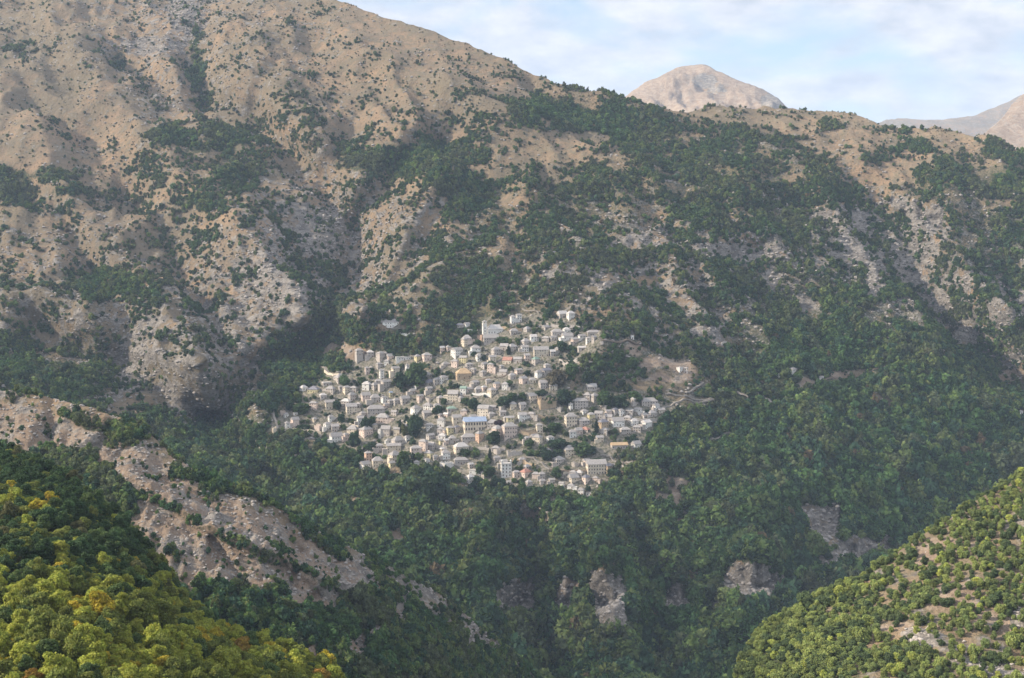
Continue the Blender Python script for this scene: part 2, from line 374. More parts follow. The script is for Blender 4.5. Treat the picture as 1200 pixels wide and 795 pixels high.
dA_pts = [(-200,860,1300),(-200,600,1550),(-200,480,1740),(-200,300,2130),(-200,150,2540),(-200,0,3050),(-200,-90,3300),
 (0,860,1300),(0,600,1560),(0,480,1740),(0,300,2110),(0,150,2500),(0,0,3000),(0,-90,3250),
 (200,860,1300),(200,600,1570),(200,480,1760),(200,300,2100),(200,150,2500),(200,0,2980),(200,-60,3160),
 (400,860,1270),(400,700,1420),(400,600,1570),(400,480,1780),(400,380,1930),(400,300,2090),(400,200,2300),(400,100,2560),(400,0,2860),
 (600,860,1260),(600,790,1330),(600,700,1440),(600,600,1570),(600,480,1710),(600,380,1870),(600,300,2010),(600,200,2240),(600,120,2440),(600,78,2560),
 (800,860,1260),(800,790,1330),(800,700,1450),(800,600,1570),(800,480,1730),(800,380,1890),(800,300,2030),(800,200,2270),(800,130,2470),
 (1000,860,1270),(1000,700,1480),(1000,600,1640),(1000,480,1830),(1000,380,1990),(1000,300,2130),(1000,200,2330),(1000,138,2500),
 (1200,860,1400),(1200,700,1600),(1200,600,1760),(1200,480,1900),(1200,380,2020),(1200,300,2120),(1200,200,2280),(1200,175,2330),
 (1400,700,1600),(1400,480,1850),(1400,300,2080),(1400,160,2300)]
_dA = tps([p[:2] for p in dA_pts], [math.log(p[2]) for p in dA_pts])
def depthA(px, py):
    l = _dA(px, py)
    D = np.exp(l)
    off = 0
    for line, wd, m in STROKES:
        d, a = seg_dist(px, py, line)
        ends = sstep(0, .15, a) if m > 0 else sstep(0, .1, a) * sstep(0, .1, 1 - a)
        off = off + 1.65 * m * np.exp(-(d / wd) ** 2 * 0.9) * (0.35 + 0.65 * ends)
    for x, y, rx, ry in CLIFFS:
        q = ((px - x) / rx) ** 2 + ((py - y) / ry) ** 2
        off = off + 1.15 * (py - y) * (1 - sstep(.5, 1.6, q))
    for x, y, rx, ry in CLIFFS:
        q = ((px - x) / rx) ** 2 + ((py - y) / ry) ** 2
        off = off + (1 - sstep(.6, 1.7, q)) * ((ridged(px, py * .12, 0, 16, 3, 8) - .5) * 26 + (fbm(px, py, 0, 9, 3, 18) - .5) * 12)
    return np.log(D + off)
silA = [(-700,-330),(-100,-95),(200,-48),(330,-16),(385,0),(430,14),(500,38),(560,60),(600,78),(650,95),(690,108),(712,108),(730,118),(760,127),(800,134),(830,128),(870,130),(930,132),(985,138),(1010,141),(1030,150),(1050,154),(1085,155),(1095,150),(1120,155),(1140,163),(1160,162),(1175,168),(1200,180),(1300,215),(1500,200),(1900,120)]
def dispA(px, py, X, Y, Z):
    big = (ridged(X, Y, Z * .4, 230, 3, 3) - .55) * 76 + (ridged(X * .9 + Y * .35, Y * .25 - X * .1, 0, 105, 3, 19) - .55) * 52 * sstep(560, 300, py)
    mid = (ridged(X * 1.0, Y * .75, Z, 62, 3, 40) - .55) * 20
    sm = (fbm(X, Y, Z, 16, 3, 9) - .5) * 5
    t = feather(px, py, VILLAGE, 10)
    dz = big * (1 - .7 * t) + mid * (1 - .7 * t) + sm * (1 - .6 * t)
    z2 = Z + dz; st = 5.5; q = z2 / st + (fbm(X, Y, 0, 70, 2, 77) - .5) * 1.5
    fr = q - np.floor(q); step = (np.floor(q) + sstep(.3, .7, fr) - q) * st
    return dz + step * t * .8, 1.0
def coverA(px, py, X, Y, Z):
    v, r, s = cover_massif(px, py, X, Y, Z)
    t = feather(px, py, VILLAGE, 9)
    return v, r, s, t * .8
SA = build_sheet('mountain_slope', silA, depthA, (-420, 1620), 870, 700, 430, dispA, coverA)

# eroded ridge in the middle distance, left
silB = [(-500,420),(-100,452),(0,459),(60,469),(110,480),(170,503),(200,533),(240,560),(300,583),(340,607),(390,637),(430,652),(470,672),(520,703),(570,742),(620,785),(660,830),(760,960),(900,1100)]
dB_pts = [(-200,455,1080),(0,459,1050),(110,480,1020),(170,503,1005),(240,560,965),(300,583,950),(390,637,960),(470,672,1000),(570,742,1060),(660,830,1120),(-200,560,960),(0,540,985),(150,570,945),(220,640,885),(300,720,835),(400,795,820),(500,795,900),(600,830,1060),(0,700,860),(200,860,760),(0,860,780),(400,860,790)]
_dB = tps([p[:2] for p in dB_pts], [math.log(p[2]) for p in dB_pts])
GULLYB = [([(60,470),(60,520),(50,560)],8,9),([(130,500),(110,540),(120,580)],8,9),([(330,610),(350,650),(340,700)],9,10),([(400,640),(400,700),(430,760)],12,12),([(330,655),(330,700),(300,750)],8,8),([(440,665),(480,720),(540,790)],12,10),([(150,570),(215,602),(260,627),(330,657),(400,690),(450,725)],12,-16),([(140,548),(200,580),(300,630),(390,672)],10,8),([(250,640),(290,700),(320,740)],7,8),([(370,700),(375,740),(380,780)],8,8)]
def depthB(px, py):
    D = np.exp(_dB(px, py))
    for line, wd, m in GULLYB:
        d, a = seg_dist(px, py, line); D = D + m * np.exp(-(d / wd) ** 2)
    return np.log(D)
def dispB(px, py, X, Y, Z):
    er = ridged(X * 1.2, Y * .35, Z * .3, 22, 4, 60)
    return (ridged(X, Y, 0, 90, 3, 50) - .55) * 14 + (er - .55) * 17 + (ridged(X, Y, Z, 8, 3, 61) - .5) * 4.2, 1.0
FB = [([(-80,490),(10,470),(30,474)],5,.4),([(75,484),(95,494),(130,503),(165,510)],7,.75),([(130,562),(170,583),(215,603),(260,628),(330,660),(400,694),(450,725),(480,760)],5,.6),([(205,553),(250,572),(285,578)],7,.8),([(250,570),(330,590),(365,625)],8,.5),([(345,600),(380,640),(400,650)],10,.6),
 ([(150,700),(230,712),(300,735),(345,745)],18,.95),([(240,690),(275,700),(300,720)],11,.95),([(320,700),(350,730),(400,770)],16,.7),([(365,735),(400,745)],22,.95),([(130,513),(150,515)],6,.9),([(195,520),(230,540)],5,.5),([(60,520),(70,524)],5,.5),([(-200,560),(0,545),(90,560),(140,590)],25,.95),([(200,650),(215,690),(230,720)],8,.5)]
def coverB(px, py, X, Y, Z):
    wx = (fbm(X, Y, Z, 18, 3, 81) - .5) * 16; wy = (fbm(X, Y, Z, 18, 3, 82) - .5) * 16
    qx, qy = px + wx * 1.3, py + wy * 1.3
    v = np.full(np.shape(px), .17) + (fbm(X, Y, Z, 30, 3, 83) - .5) * .5 + .22 * sstep(400, 450, px)
    for line, wd, val in FB:
        d, a = seg_dist(qx, qy, line); v = np.maximum(v, val * (1 - sstep(wd * .7, wd * 1.3, d)))
    reg = sstep(0, 14, qy - np.interp(qx, [380, 400, 430, 480, 540, 600, 660], [740, 690, 684, 700, 735, 775, 830])) * (qx > 372)
    v = np.maximum(v, reg * .95)
    behind = sstep(1060, 1100, Y); v = np.maximum(v, behind * .6)
    for x, y, rx, ry in ((420,762,14,18),(470,720,10,14),(550,760,9,9),(440,745,8,10)):
        m = 1 - sstep(.5, 1.4, ((qx - x) / rx) ** 2 + ((qy - y) / ry) ** 2); v = v * (1 - m * .9)
    grassy = 1 - sstep(4, 10, np.abs(qy - np.interp(qx, sx_b, sy_b) - 6))
    s = 0.8 - .75 * grassy; r = .42 + .3 * sstep(380, 430, qx)
    return v, r * np.ones_like(v), s * np.ones_like(v), np.zeros_like(v)
sx_b = [p[0] for p in silB]; sy_b = [p[1] for p in silB]
SB = build_sheet('eroded_ridge', silB, depthB, (-320, 860), 1000, 520, 260, dispB, coverB, back=(500, -330), clampy=(380, 900), clampx=(-200, 760))

# wooded foreground shoulder, lower left
silC = [(-500,470),(-100,515),(0,532),(40,542),(80,562),(115,592),(150,626),(180,660),(205,692),(235,732),(262,752),(300,762),(345,772),(385,786),(408,812),(430,850),(470,960),(560,1200)]
dC_pts = [(-200,524,640),(0,524,600),(80,543,575),(150,592,530),(210,668,470),(262,738,430),(345,758,420),(410,800,400),(430,860,390),(0,600,430),(100,640,410),(0,700,330),(150,720,350),(300,800,350),(0,800,262),(200,800,300),(0,1000,170),(300,1000,210),(420,1000,250),(-200,800,240),(-200,1000,160),(-200,640,420),(0,1300,110),(400,1300,150)]
_dC = tps([p[:2] for p in dC_pts], [math.log(p[2]) for p in dC_pts])
def dispC(px, py, X, Y, Z): return (fbm(X, Y, 0, 45, 4, 31) - .5) * 9, 1.0
def coverC(px, py, X, Y, Z):
    o = np.ones(np.shape(px)); return o * .92, o * .1, o * .3, o * 0
SCs = build_sheet('wooded_shoulder', silC, _dC, (-330, 560), 1500, 260, 240, dispC, coverC, back=(260, -190), clampy=(470, 1400), clampx=(-200, 540))

# sunlit hill, lower right
silD = [(700,1300),(800,1050),(840,900),(858,830),(862,800),(868,775),(885,750),(900,734),(930,716),(960,700),(1000,684),(1030,666),(1070,635),(1110,610),(1150,582),(1200,557),(1300,510),(1500,430)]
dD_pts = [(862,795,610),(850,900,560),(885,750,630),(930,716,645),(1000,684,655),(1070,635,680),(1110,610,690),(1200,557,720),(1400,470,760),(1000,800,550),(1200,800,535),(1400,800,520),(1100,700,610),(1200,680,610),(1400,640,630),(900,1000,460),(1200,1000,420),(1400,1000,400),(1000,1300,330),(1300,1300,300)]
_dD = tps([p[:2] for p in dD_pts], [math.log(p[2]) for p in dD_pts])
def dispD(px, py, X, Y, Z): return (ridged(X, Y, 0, 70, 3, 35) - .55) * 9 + (fbm(X, Y, 0, 12, 3, 36) - .5) * 2.5, 1.0
PD = [(1100,640,44,9,.1,.1,.6),(1090,660,14,12,.05,.1,1),(1120,610,20,6,.15,.1,.4),(1078,652,16,6,.1,.2,.7),(1120,690,34,9,.15,.2,.6),(1100,710,14,8,.15,.1,.7),(1165,655,26,5,.2,.3,.3),(1180,640,20,5,.25,.3,.2),(1035,698,9,6,.05,.1,.2),(968,717,6,5,0,0,.2),(985,725,7,5,0,0,.2),(1015,732,7,6,.05,.6,.2),(1055,735,26,5,.1,.2,.6),(1080,748,20,12,.08,1,.2),(1130,705,26,8,.1,.2,.6),(1165,725,20,9,.08,.3,.9),(1185,737,20,5,.05,.2,.9),(1195,725,8,12,.1,1,.1),(1130,775,16,5,.1,.9,.2),(1160,785,22,8,.08,1,.2),(1185,792,20,6,.1,1,.2),(1005,675,12,5,.1,.1,.1),(1150,590,20,5,.25,.1,.3),(1140,680,16,5,.2,.5,.4),(935,734,4,3,0,1,0),(1045,640,14,5,.15,0,.2),(1130,740,12,5,.3,.2,.6)]
def coverD(px, py, X, Y, Z):
    wx = (fbm(X, Y, Z, 12, 3, 91) - .5) * 14; wy = (fbm(X, Y, Z, 12, 3, 92) - .5) * 12
    v = .41 + .46 * sstep(1040, 950, px) ; v = np.where(np.isfinite(v), v, .7) + 0 * X; r = np.full(np.shape(px), .3); s = np.full(np.shape(px), .12)
    for x, y, rx, ry, pv, pr, ps in PD:
        m = 1 - sstep(.6, 2.0, ((px + wx - x) / rx) ** 2 + ((py + wy - y) / ry) ** 2)
        v = v * (1 - m) + pv * m; r = r * (1 - m) + pr * m; s = s * (1 - m) + ps * m
    return v, r, s, 0 * v
def _sst(a, b, x): return sstep(a, b, x)
SD = build_sheet('sunlit_hill', silD, _dD, (690, 1520), 1500, 300, 240, dispD, coverD, back=(280, -220), clampy=(430, 1400), clampx=(800, 1450))

# far summit and far ranges behind the saddle
def far_disp(a, s, seed):
    return lambda px, py, X, Y, Z: ((ridged(X, Y, Z * .5, s, 5, seed) - .55) * a, 1.0)
def far_cover(rk, pts=()):
    def f(px, py, X, Y, Z):
        r = np.full(np.shape(px), rk)
        for x, y, rx, ry, pr in pts: 
            m = 1 - sstep(.5, 1.5, ((px - x) / rx) ** 2 + ((py - y) / ry) ** 2); r = r * (1 - m) + pr * m
        return np.full(np.shape(px), .0), r, np.full(np.shape(px), .8) * (r < .5), 0 * px
    return f
silE = [(560,330),(640,190),(700,140),(735,113),(753,102),(777,88),(790,82),(803,78.5),(825,78),(843,86.5),(867,95),(897,108),(911,114),(918,122),(926,133),(950,150),(1050,230),(1150,330)]
dE = lambda px, py: np.log(4300 + (300 - py) * 9 + ((px - 820) / 40) ** 2 * 14 - 60 * np.exp(-((px - 860 - (py - 78) * .7) / 40) ** 2))
SE = build_sheet('far_summit', silE, dE, (560, 1150), 330, 240, 100, (lambda px, py, X, Y, Z: ((ridged(X, Y, Z * .5, 330, 5, 13) - .55) * 130 + (ridged(X, Y, Z, 90, 4, 17) - .5) * 60, 1.0)), far_cover(.12, [(826,95,14,9,1),(905,118,14,9,1),(840,105,12,6,.8)]), back=(1500, -900))
silF = [(980,190),(1010,152),(1030,143),(1040,140),(1060,141),(1080,142),(1110,140),(1140,136),(1165,126),(1195,114),(1240,104),(1300,110),(1500,90)]
SF = build_sheet('far_range', silF, lambda px, py: np.log(8200 + (200 - py) * 16 + 0 * px), (980, 1500), 240, 160, 60, far_disp(110, 700, 14), far_cover(.5), back=(2500, -900))
silG = [(1060,240),(1110,190),(1150,160),(1160,150),(1175,138),(1185,124),(1200,112),(1230,100),(1300,80),(1500,40)]
SG = build_sheet('far_hillside', silG, lambda px, py: np.log(4300 + (200 - py) * 7 + 0 * px), (1060, 1500), 260, 160, 60, far_disp(50, 300, 15), far_cover(.25), back=(1500, -700))
# ------------------------------------------------------------------ unseen clouds added high up to shade the valley, outlined by where shade should fall
def build_shade_cloud(region=None, trans=.79, Hc=1750.0, seed=71):
    Hc = Hc; cell = 30.0
    pts = []; ws = []
    for info, fn in ((SA, lambda x, y: ~((y < np.interp(x, [p[0] for p in silA], [p[1] for p in silA]) + np.interp(x, [330, 400, 560, 640, 700, 860, 930, 1100, 1200], [6, 12, 15, 8, 3, 6, 12, 12, 4]))  & (x > 300))),
                     (SB, lambda x, y: np.ones_like(x, bool)),
                     (SCs, lambda x, y: ~((y > np.interp(x, [-300, 0, 200, 260, 420], [640, 652, 700, 738, 765])) | (((x - 35) / 60) ** 2 + ((y - 592) / 26) ** 2 < 1))),
                     (SD, lambda x, y: np.zeros_like(x, bool))):
        n = info['front'] * info['nc']; V = info['V'][:n]
        x, y = proj(V[:, 0], V[:, 1], V[:, 2]); k = (x > -350) & (x < 1550) & (y < 1000)
        V = V[k]; f = fn(x[k], y[k])
        if region is not None: f = f & inpoly(x[k], y[k], region) & (info is SA)
        t = (Hc - V[:, 2]) / SV.z
        pts.append(np.stack([V[:, 0] + SV.x * t, V[:, 1] + SV.y * t], 1)); ws.append(np.where(f, 1.0, -1.6 if info is not SCs else -1.0) * (1.0 if info in (SA,) else 1.0))
    P = np.vstack(pts); W = np.concatenate(ws)
    lo = P.min(0) - 300; hi = P.max(0) + 300; n = ((hi - lo) / cell).astype(int) + 1
    ix = ((P - lo) / cell).astype(int); flat = ix[:, 0] * n[1] + ix[:, 1]
    cnt = np.bincount(flat, minlength=n[0] * n[1]).reshape(n).astype(float)
    sm = np.bincount(flat, weights=W, minlength=n[0] * n[1]).reshape(n)
    # presence rather than count, so near ground does not outweigh far ground
    sm = np.where(cnt > 0, sm / np.maximum(cnt, 1), 0); cnt = (cnt > 0) * 1.0
    def blur(a, k):
        for _ in range(k):
            a = (np.roll(a, 1, 0) + np.roll(a, -1, 0) + a * 2) / 4; a = (np.roll(a, 1, 1) + np.roll(a, -1, 1) + a * 2) / 4
        return a
    fld = blur(sm, 3) / (blur(cnt, 3) + .03)
    gx = lo[0] + np.arange(n[0]) * cell; gy = lo[1] + np.arange(n[1]) * cell
    GX, GY = np.meshgrid(gx, gy, indexing='ij')
    fld = fld - .12 + (fbm(GX, GY, 0, 160, 4, seed) - .5) * .5
    th = np.sqrt(np.clip(fld, 0, 1)) * 110
    puff = (fbm(GX, GY, 3, 140, 5, 72) - .3) * 90
    bm = bmesh.new(); keep = fld > 0
    top = {}; bot = {}
    for i in range(n[0] - 1):
        for j in range(n[1] - 1):
            q = [(i, j), (i + 1, j), (i + 1, j + 1), (i, j + 1)]
            if not all(keep[a] for a in q): continue
            for a in q:
                if a not in top:
                    edge = not all(keep[min(max(a[0] + dx_, 0), n[0] - 1), min(max(a[1] + dy_, 0), n[1] - 1)] for dx_ in (-1, 0, 1) for dy_ in (-1, 0, 1))
                    T = 0 if edge else th[a] * (1 + .5 * puff[a] / 90)
                    top[a] = bm.verts.new((GX[a], GY[a], Hc + max(T, 0))); bot[a] = top[a] if edge else bm.verts.new((GX[a], GY[a], Hc - T * .25))
            bm.faces.new([top[a] for a in q])
            fb = [bot[a] for a in reversed(q)]
            if not all(bot[a] is top[a] for a in q): bm.faces.new(fb)
    for f in bm.faces: f.smooth = True
    me = bpy.data.meshes.new('shade_cloud'); bm.to_mesh(me); bm.free()
    m = bpy.data.materials.new('shade_cloud'); m.use_nodes = True; nn = m.node_tree; nn.nodes.clear()
    o = N(nn, 'ShaderNodeOutputMaterial'); tr = N(nn, 'ShaderNodeBsdfTransparent'); df = N(nn, 'ShaderNodeBsdfDiffuse'); tl = N(nn, 'ShaderNodeBsdfTranslucent')
    df.inputs[0].default_value = (.9, .9, .92, 1); tl.inputs[0].default_value = (.9, .9, .92, 1)
    a = N(nn, 'ShaderNodeMixShader'); a.inputs[0].default_value = .5; nn.links.new(df.outputs[0], a.inputs[1]); nn.links.new(tl.outputs[0], a.inputs[2])
    g = N(nn, 'ShaderNodeNewGeometry'); f = noise(nn, g.outputs['Position'], .003, 4)
    mr = N(nn, 'ShaderNodeMapRange'); mr.inputs[1].default_value = .35; mr.inputs[2].default_value = .65; mr.inputs[3].default_value = trans - .05; mr.inputs[4].default_value = trans + .05
    nn.links.new(f, mr.inputs[0])
    b = N(nn, 'ShaderNodeMixShader'); nn.links.new(mr.outputs[0], b.inputs[0]); nn.links.new(a.outputs[0], b.inputs[1]); nn.links.new(tr.outputs[0], b.inputs[2])
    nn.links.new(b.outputs[0], o.inputs[0])
    ob = link('shade_cloud', me, None, m); tag(ob, kind='structure'); return ob
build_shade_cloud(None, .82)
build_shade_cloud([(540, 640), (640, 600), (760, 640), (850, 580), (960, 520), (1080, 440), (1250, 400), (1600, 400), (1600, 950), (540, 950)], .74, 1960.0, 74)  # second, denser unseen cloud added to darken the gorge and right valley

def build_haze():
    bm = bmesh.new(); lo = Vector((-7500, -420, -1600)); hi = Vector((10500, 17500, 1640))
    zmin = min(float(s['V'][:, 2].min()) for s in (SA, SB, SCs, SD, SE, SF, SG)); lo.z = zmin - 1
    bmesh.ops.create_cube(bm, size=1)
    for v in bm.verts: v.co = Vector((lo[i] if v.co[i] < 0 else hi[i] for i in range(3)))
    me = bpy.data.meshes.new('haze'); bm.to_mesh(me); bm.free()
    m = bpy.data.materials.new('haze'); m.use_nodes = True; nn = m.node_tree; nn.nodes.clear()
    o = N(nn, 'ShaderNodeOutputMaterial'); v = N(nn, 'ShaderNodeVolumePrincipled')
    v.inputs['Color'].default_value = (.55, .72, 1.0, 1); v.inputs['Density'].default_value = HAZE; v.inputs['Anisotropy'].default_value = 0.1
    nn.links.new(v.outputs[0], o.inputs['Volume'])
    ob = link('haze', me, None, m); tag(ob, kind='stuff')
HAZE = 0.48e-4
build_haze()

# ------------------------------------------------------------------ tree meshes
def lobes_points(rs, n, lobes, flat=1.0, lo=.66, sp=.5):
    """random points with outward normals near the surface of several overlapping lobes"""
    L = np.array(lobes); wgt = L[:, 3] ** 2; k = rs.choice(len(L), n, p=wgt / wgt.sum())
    d = rs.normal(size=(n, 3)); d /= np.linalg.norm(d, axis=1)[:, None]
    d[:, 2] = np.where(rs.random(n) < .6, np.abs(d[:, 2]), d[:, 2])
    rad = L[k, 3] * (lo + sp * rs.random(n) ** 1.1)
    p = L[k, :3] + d * rad[:, None] * np.array([1, 1, flat])
    return p, d
def leaf_quads(rs, p, d, size, tilt=.8):
    n = len(p); t = d + rs.normal(size=(n, 3)) * tilt; t /= np.linalg.norm(t, axis=1)[:, None]
    a = np.cross(t, rs.normal(size=(n, 3))); a /= np.linalg.norm(a, axis=1)[:, None]; b = np.cross(t, a)
    s = size * (.6 + .8 * rs.random((n, 1)))
    a = a * s; b = b * s * .7
    V = np.stack([p - a, p - b * .9, p + a, p + b], 1).reshape(-1, 3)
    F = np.arange(4 * n).reshape(n, 4)
    return V, F
def ico(r, c, sub=1, flat=1.0, seed=0, amp=.25):
    bm = bmesh.new(); bmesh.ops.create_icosphere(bm, subdivisions=sub, radius=1)
    V = np.array([v.co[:] for v in bm.verts]); F = np.array([[v.index for v in f.verts] for f in bm.faces]); bm.free()
    nz_ = fbm(V[:, 0] + seed * 3.1, V[:, 1], V[:, 2], .7, 2, seed)
    V = V * (1 + (nz_[:, None] - .5) * 2 * amp) * r * np.array([1, 1, flat]) + np.array(c)
    return V, F
def crown_mesh(name, seed, lobes, nleaf, lsize, mat, core=.74, coresub=2, flat=.9):
    rs = np.random.default_rng(seed)
    p, d = lobes_points(rs, nleaf, lobes, flat); Vq, Fq = leaf_quads(rs, p, d, lsize)
    F3 = np.vstack([Fq[:, [0, 1, 2]], Fq[:, [0, 2, 3]]]); Vs = [Vq]; Fs = [F3]; off = len(Vq)
    for i, (x, y, z, r) in enumerate(lobes):
        V, F = ico(r * core, (x, y, z), coresub, flat, seed + i, .3); Vs.append(V); Fs.append(F + off); off += len(V)
    me = mesh_np(name, np.vstack(Vs), np.vstack(Fs), False); me.materials.append(mat); return me
def mklobes(rs, n, rad, h0, h1, top=True):
    L = [(0, 0, (h0 + h1) / 2, rad * (.72 if n < 10 else .6))]
    for i in range(n):
        a = rs.random() * 6.283; z = h0 + (h1 - h0) * (i + .5) / n; e = math.sin(math.pi * min(max((z - h0) / (h1 - h0), .12), .9)) ** .6
        rr = rad * .68 * e * (.35 + .85 * rs.random()); q_ = min(1, (9 / n) ** .4); L.append((math.cos(a) * rr, math.sin(a) * rr, z + rad * rs.normal() * .08, rad * (.28 + .26 * rs.random()) * q_))
    return L
def trunk_mesh(name, seed, h, r, hb):
    """tapered trunk with limbs reaching into the crown"""
    rs = random.Random(seed); bm = bmesh.new()
    def limb(p0, p1, r0, r1, k=6):
        z = (p1 - p0).normalized(); x = z.orthogonal().normalized(); y = z.cross(x)
        A = [bm.verts.new(p0 + (x * math.cos(i * 6.283 / k) + y * math.sin(i * 6.283 / k)) * r0) for i in range(k)]
        B = [bm.verts.new(p1 + (x * math.cos(i * 6.283 / k) + y * math.sin(i * 6.283 / k)) * r1) for i in range(k)]
        for i in range(k): bm.faces.new((A[i], A[(i + 1) % k], B[(i + 1) % k], B[i]))
        bm.faces.new(B)
    a = Vector((0, 0, -1.2)); b = Vector((rs.uniform(-.2, .2), rs.uniform(-.2, .2), hb)); c = Vector((rs.uniform(-.5, .5), rs.uniform(-.5, .5), h * .8))
    limb(a, b, r, r * .72); limb(b, c, r * .72, r * .2)
    for i in range(5):
        t = rs.uniform(0, .6); s = b.lerp(c, t); an = i * 1.257 + rs.uniform(-.4, .4); L = h * rs.uniform(.22, .36)
        limb(s, s + Vector((math.cos(an) * L, math.sin(an) * L, L * rs.uniform(.4, 1))), r * .34, r * .08, 5)
    me = bpy.data.meshes.new(name); bm.to_mesh(me); bm.free(); me.materials.append(M_BARK); return me
# unit size: crown radius about 1, standing on z = 0
def unit_tree(name, seed, tall, nleaf, lsize, mat, nl=7, sub=1, core=.72):
    rs = np.random.default_rng(seed); return crown_mesh(name, seed, mklobes(rs, nl, 1.0, .45, 1.5 * tall), nleaf, lsize, mat, core, sub)
FAR_PROTO = bpy.data.collections.new('forest_kinds')
for i in range(7):
    me = unit_tree('tree_kind', 100 + i, (.9, 1.0, 1.25, 1.1, .85, 1.4, 1.05)[i], 150, .24, M_LEAFI, 6, 1, .7)
    o = bpy.data.objects.new('tree_kind_%s' % 'abcdefg'[i], me); FAR_PROTO.objects.link(o)
def rock_mesh():
    V, F = ico(1, (0, 0, .2), 2, .7, 5, .5); me = mesh_np('boulder', V, F, False); me.materials.append(M_ROCK); return me
ROCK_PROTO = bpy.data.collections.new('rock_kinds')
for i in range(3):
    V, F = ico(1, (0, 0, .15), 2, .65, 5 + i, .55); me = mesh_np('rock_kind', V, F, False); me.materials.append(M_ROCK)
    ROCK_PROTO.objects.link(bpy.data.objects.new('rock_kind_%s' % 'abc'[i], me))

def scatter_group(name, proto):
    ng = bpy.data.node_groups.new(name, 'GeometryNodeTree')
    ng.interface.new_socket('Geometry', in_out='INPUT', socket_type='NodeSocketGeometry'); ng.interface.new_socket('Geometry', in_out='OUTPUT', socket_type='NodeSocketGeometry')
    gi = ng.nodes.new('NodeGroupInput'); go = ng.nodes.new('NodeGroupOutput'); ci = ng.nodes.new('GeometryNodeCollectionInfo')
    ci.inputs['Collection'].default_value = proto; ci.inputs['Separate Children'].default_value = True; ci.inputs['Reset Children'].default_value = True
    ip = ng.nodes.new('GeometryNodeInstanceOnPoints'); ip.inputs['Pick Instance'].default_value = True
    def na(nm, t):
        a = ng.nodes.new('GeometryNodeInputNamedAttribute'); a.data_type = t; a.inputs['Name'].default_value = nm
        return next(s for s in a.outputs if s.enabled and s.name == 'Attribute')
    ng.links.new(gi.outputs[0], ip.inputs['Points']); ng.links.new(ci.outputs[0], ip.inputs['Instance'])
    ng.links.new(na('idx', 'INT'), ip.inputs['Instance Index'])
    er = ng.nodes.new('FunctionNodeEulerToRotation'); ng.links.new(na('rot', 'FLOAT_VECTOR'), er.inputs[0]); ng.links.new(er.outputs[0], ip.inputs['Rotation'])
    ng.links.new(na('scl', 'FLOAT_VECTOR'), ip.inputs['Scale']); ng.links.new(ip.outputs[0], go.inputs[0])
    return ng
NG_F = scatter_group('scatter_trees', FAR_PROTO); NG_R = scatter_group('scatter_rocks', ROCK_PROTO)
def instancer(name, P, scl, tint, ng, nk):
    n = len(P); me = bpy.data.meshes.new(name); me.vertices.add(n); me.vertices.foreach_set('co', np.asarray(P, np.float32).ravel())
    rot = np.zeros((n, 3), np.float32); rot[:, 2] = rng.random(n) * 6.283; rot[:, 0] = rng.normal(size=n) * .06; rot[:, 1] = rng.normal(size=n) * .06
    for nm, t, a, k in (('rot', 'FLOAT_VECTOR', rot, 'vector'), ('scl', 'FLOAT_VECTOR', scl, 'vector'), ('tint', 'FLOAT_COLOR', np.c_[tint, np.ones(n)], 'color')):
        at = me.attributes.new(nm, t, 'POINT'); at.data.foreach_set(k, np.asarray(a, np.float32).ravel())
    at = me.attributes.new('idx', 'INT', 'POINT'); at.data.foreach_set('value', rng.integers(0, nk, n).astype(np.int32))
    o = link(name, me); md = o.modifiers.new('scatter', 'NODES'); md.node_group = ng; tag(o, kind='stuff'); return o

def sample(info, cover, rate, xlim, ylim, ycut=None):
    """random points on a sheet: rate per m2 at full probability; returns points, cover values, pixels"""
    V, F = info['V'], info['F']; A, B, C, D = (V[F[:, i]] for i in range(4))
    ar = .5 * np.linalg.norm(np.cross(B - A, C - A), axis=1) + .5 * np.linalg.norm(np.cross(C - A, D - A), axis=1)
    c = (A + C) / 2; x, y = proj(c[:, 0], c[:, 1], c[:, 2])
    ar = np.where((x > xlim[0]) & (x < xlim[1]) & (y > ylim[0]) & (y < ylim[1]) & (c[:, 1] > 80), ar, 0)
    n = int(ar.sum() * rate); k = rng.choice(len(F), n, p=ar / ar.sum())
    u, v = rng.random((2, n, 1)); P = (A[k] * (1 - u) + B[k] * u) * (1 - v) + (D[k] * (1 - u) + C[k] * u) * v
    qx, qy = proj(P[:, 0], P[:, 1], P[:, 2])
    return P, cover(qx, qy, P[:, 0], P[:, 1], P[:, 2]), qx, qy

PAL_F = np.array([(.050, .105, .036), (.075, .135, .042), (.036, .082, .042), (.10, .155, .045), (.042, .088, .048), (.125, .165, .055), (.09, .115, .058)])
def tints(P, pal, pw, sc=60, seed=1):
    n = len(P); f = fbm(P[:, 0], P[:, 1], P[:, 2], sc, 3, seed)
    q = np.clip((f - .5) * 2.6 + .5 + rng.normal(size=n) * .22, 0, .9999)
    cw = np.cumsum(pw) / sum(pw); k = np.searchsorted(cw, q); k = np.clip(k, 0, len(pal) - 1)
    return pal[k] * (1 + rng.normal(size=(n, 1)) * .28).clip(.45, 1.9)
def blocked(qx, qy, boxes):
    m = np.zeros(len(qx), bool)
    for x, y, wd, h in boxes:
        m |= (np.abs(qx - x) < wd / 2 + 2.0) & (qy > y - h - 1) & (qy < y + 5)
    return m
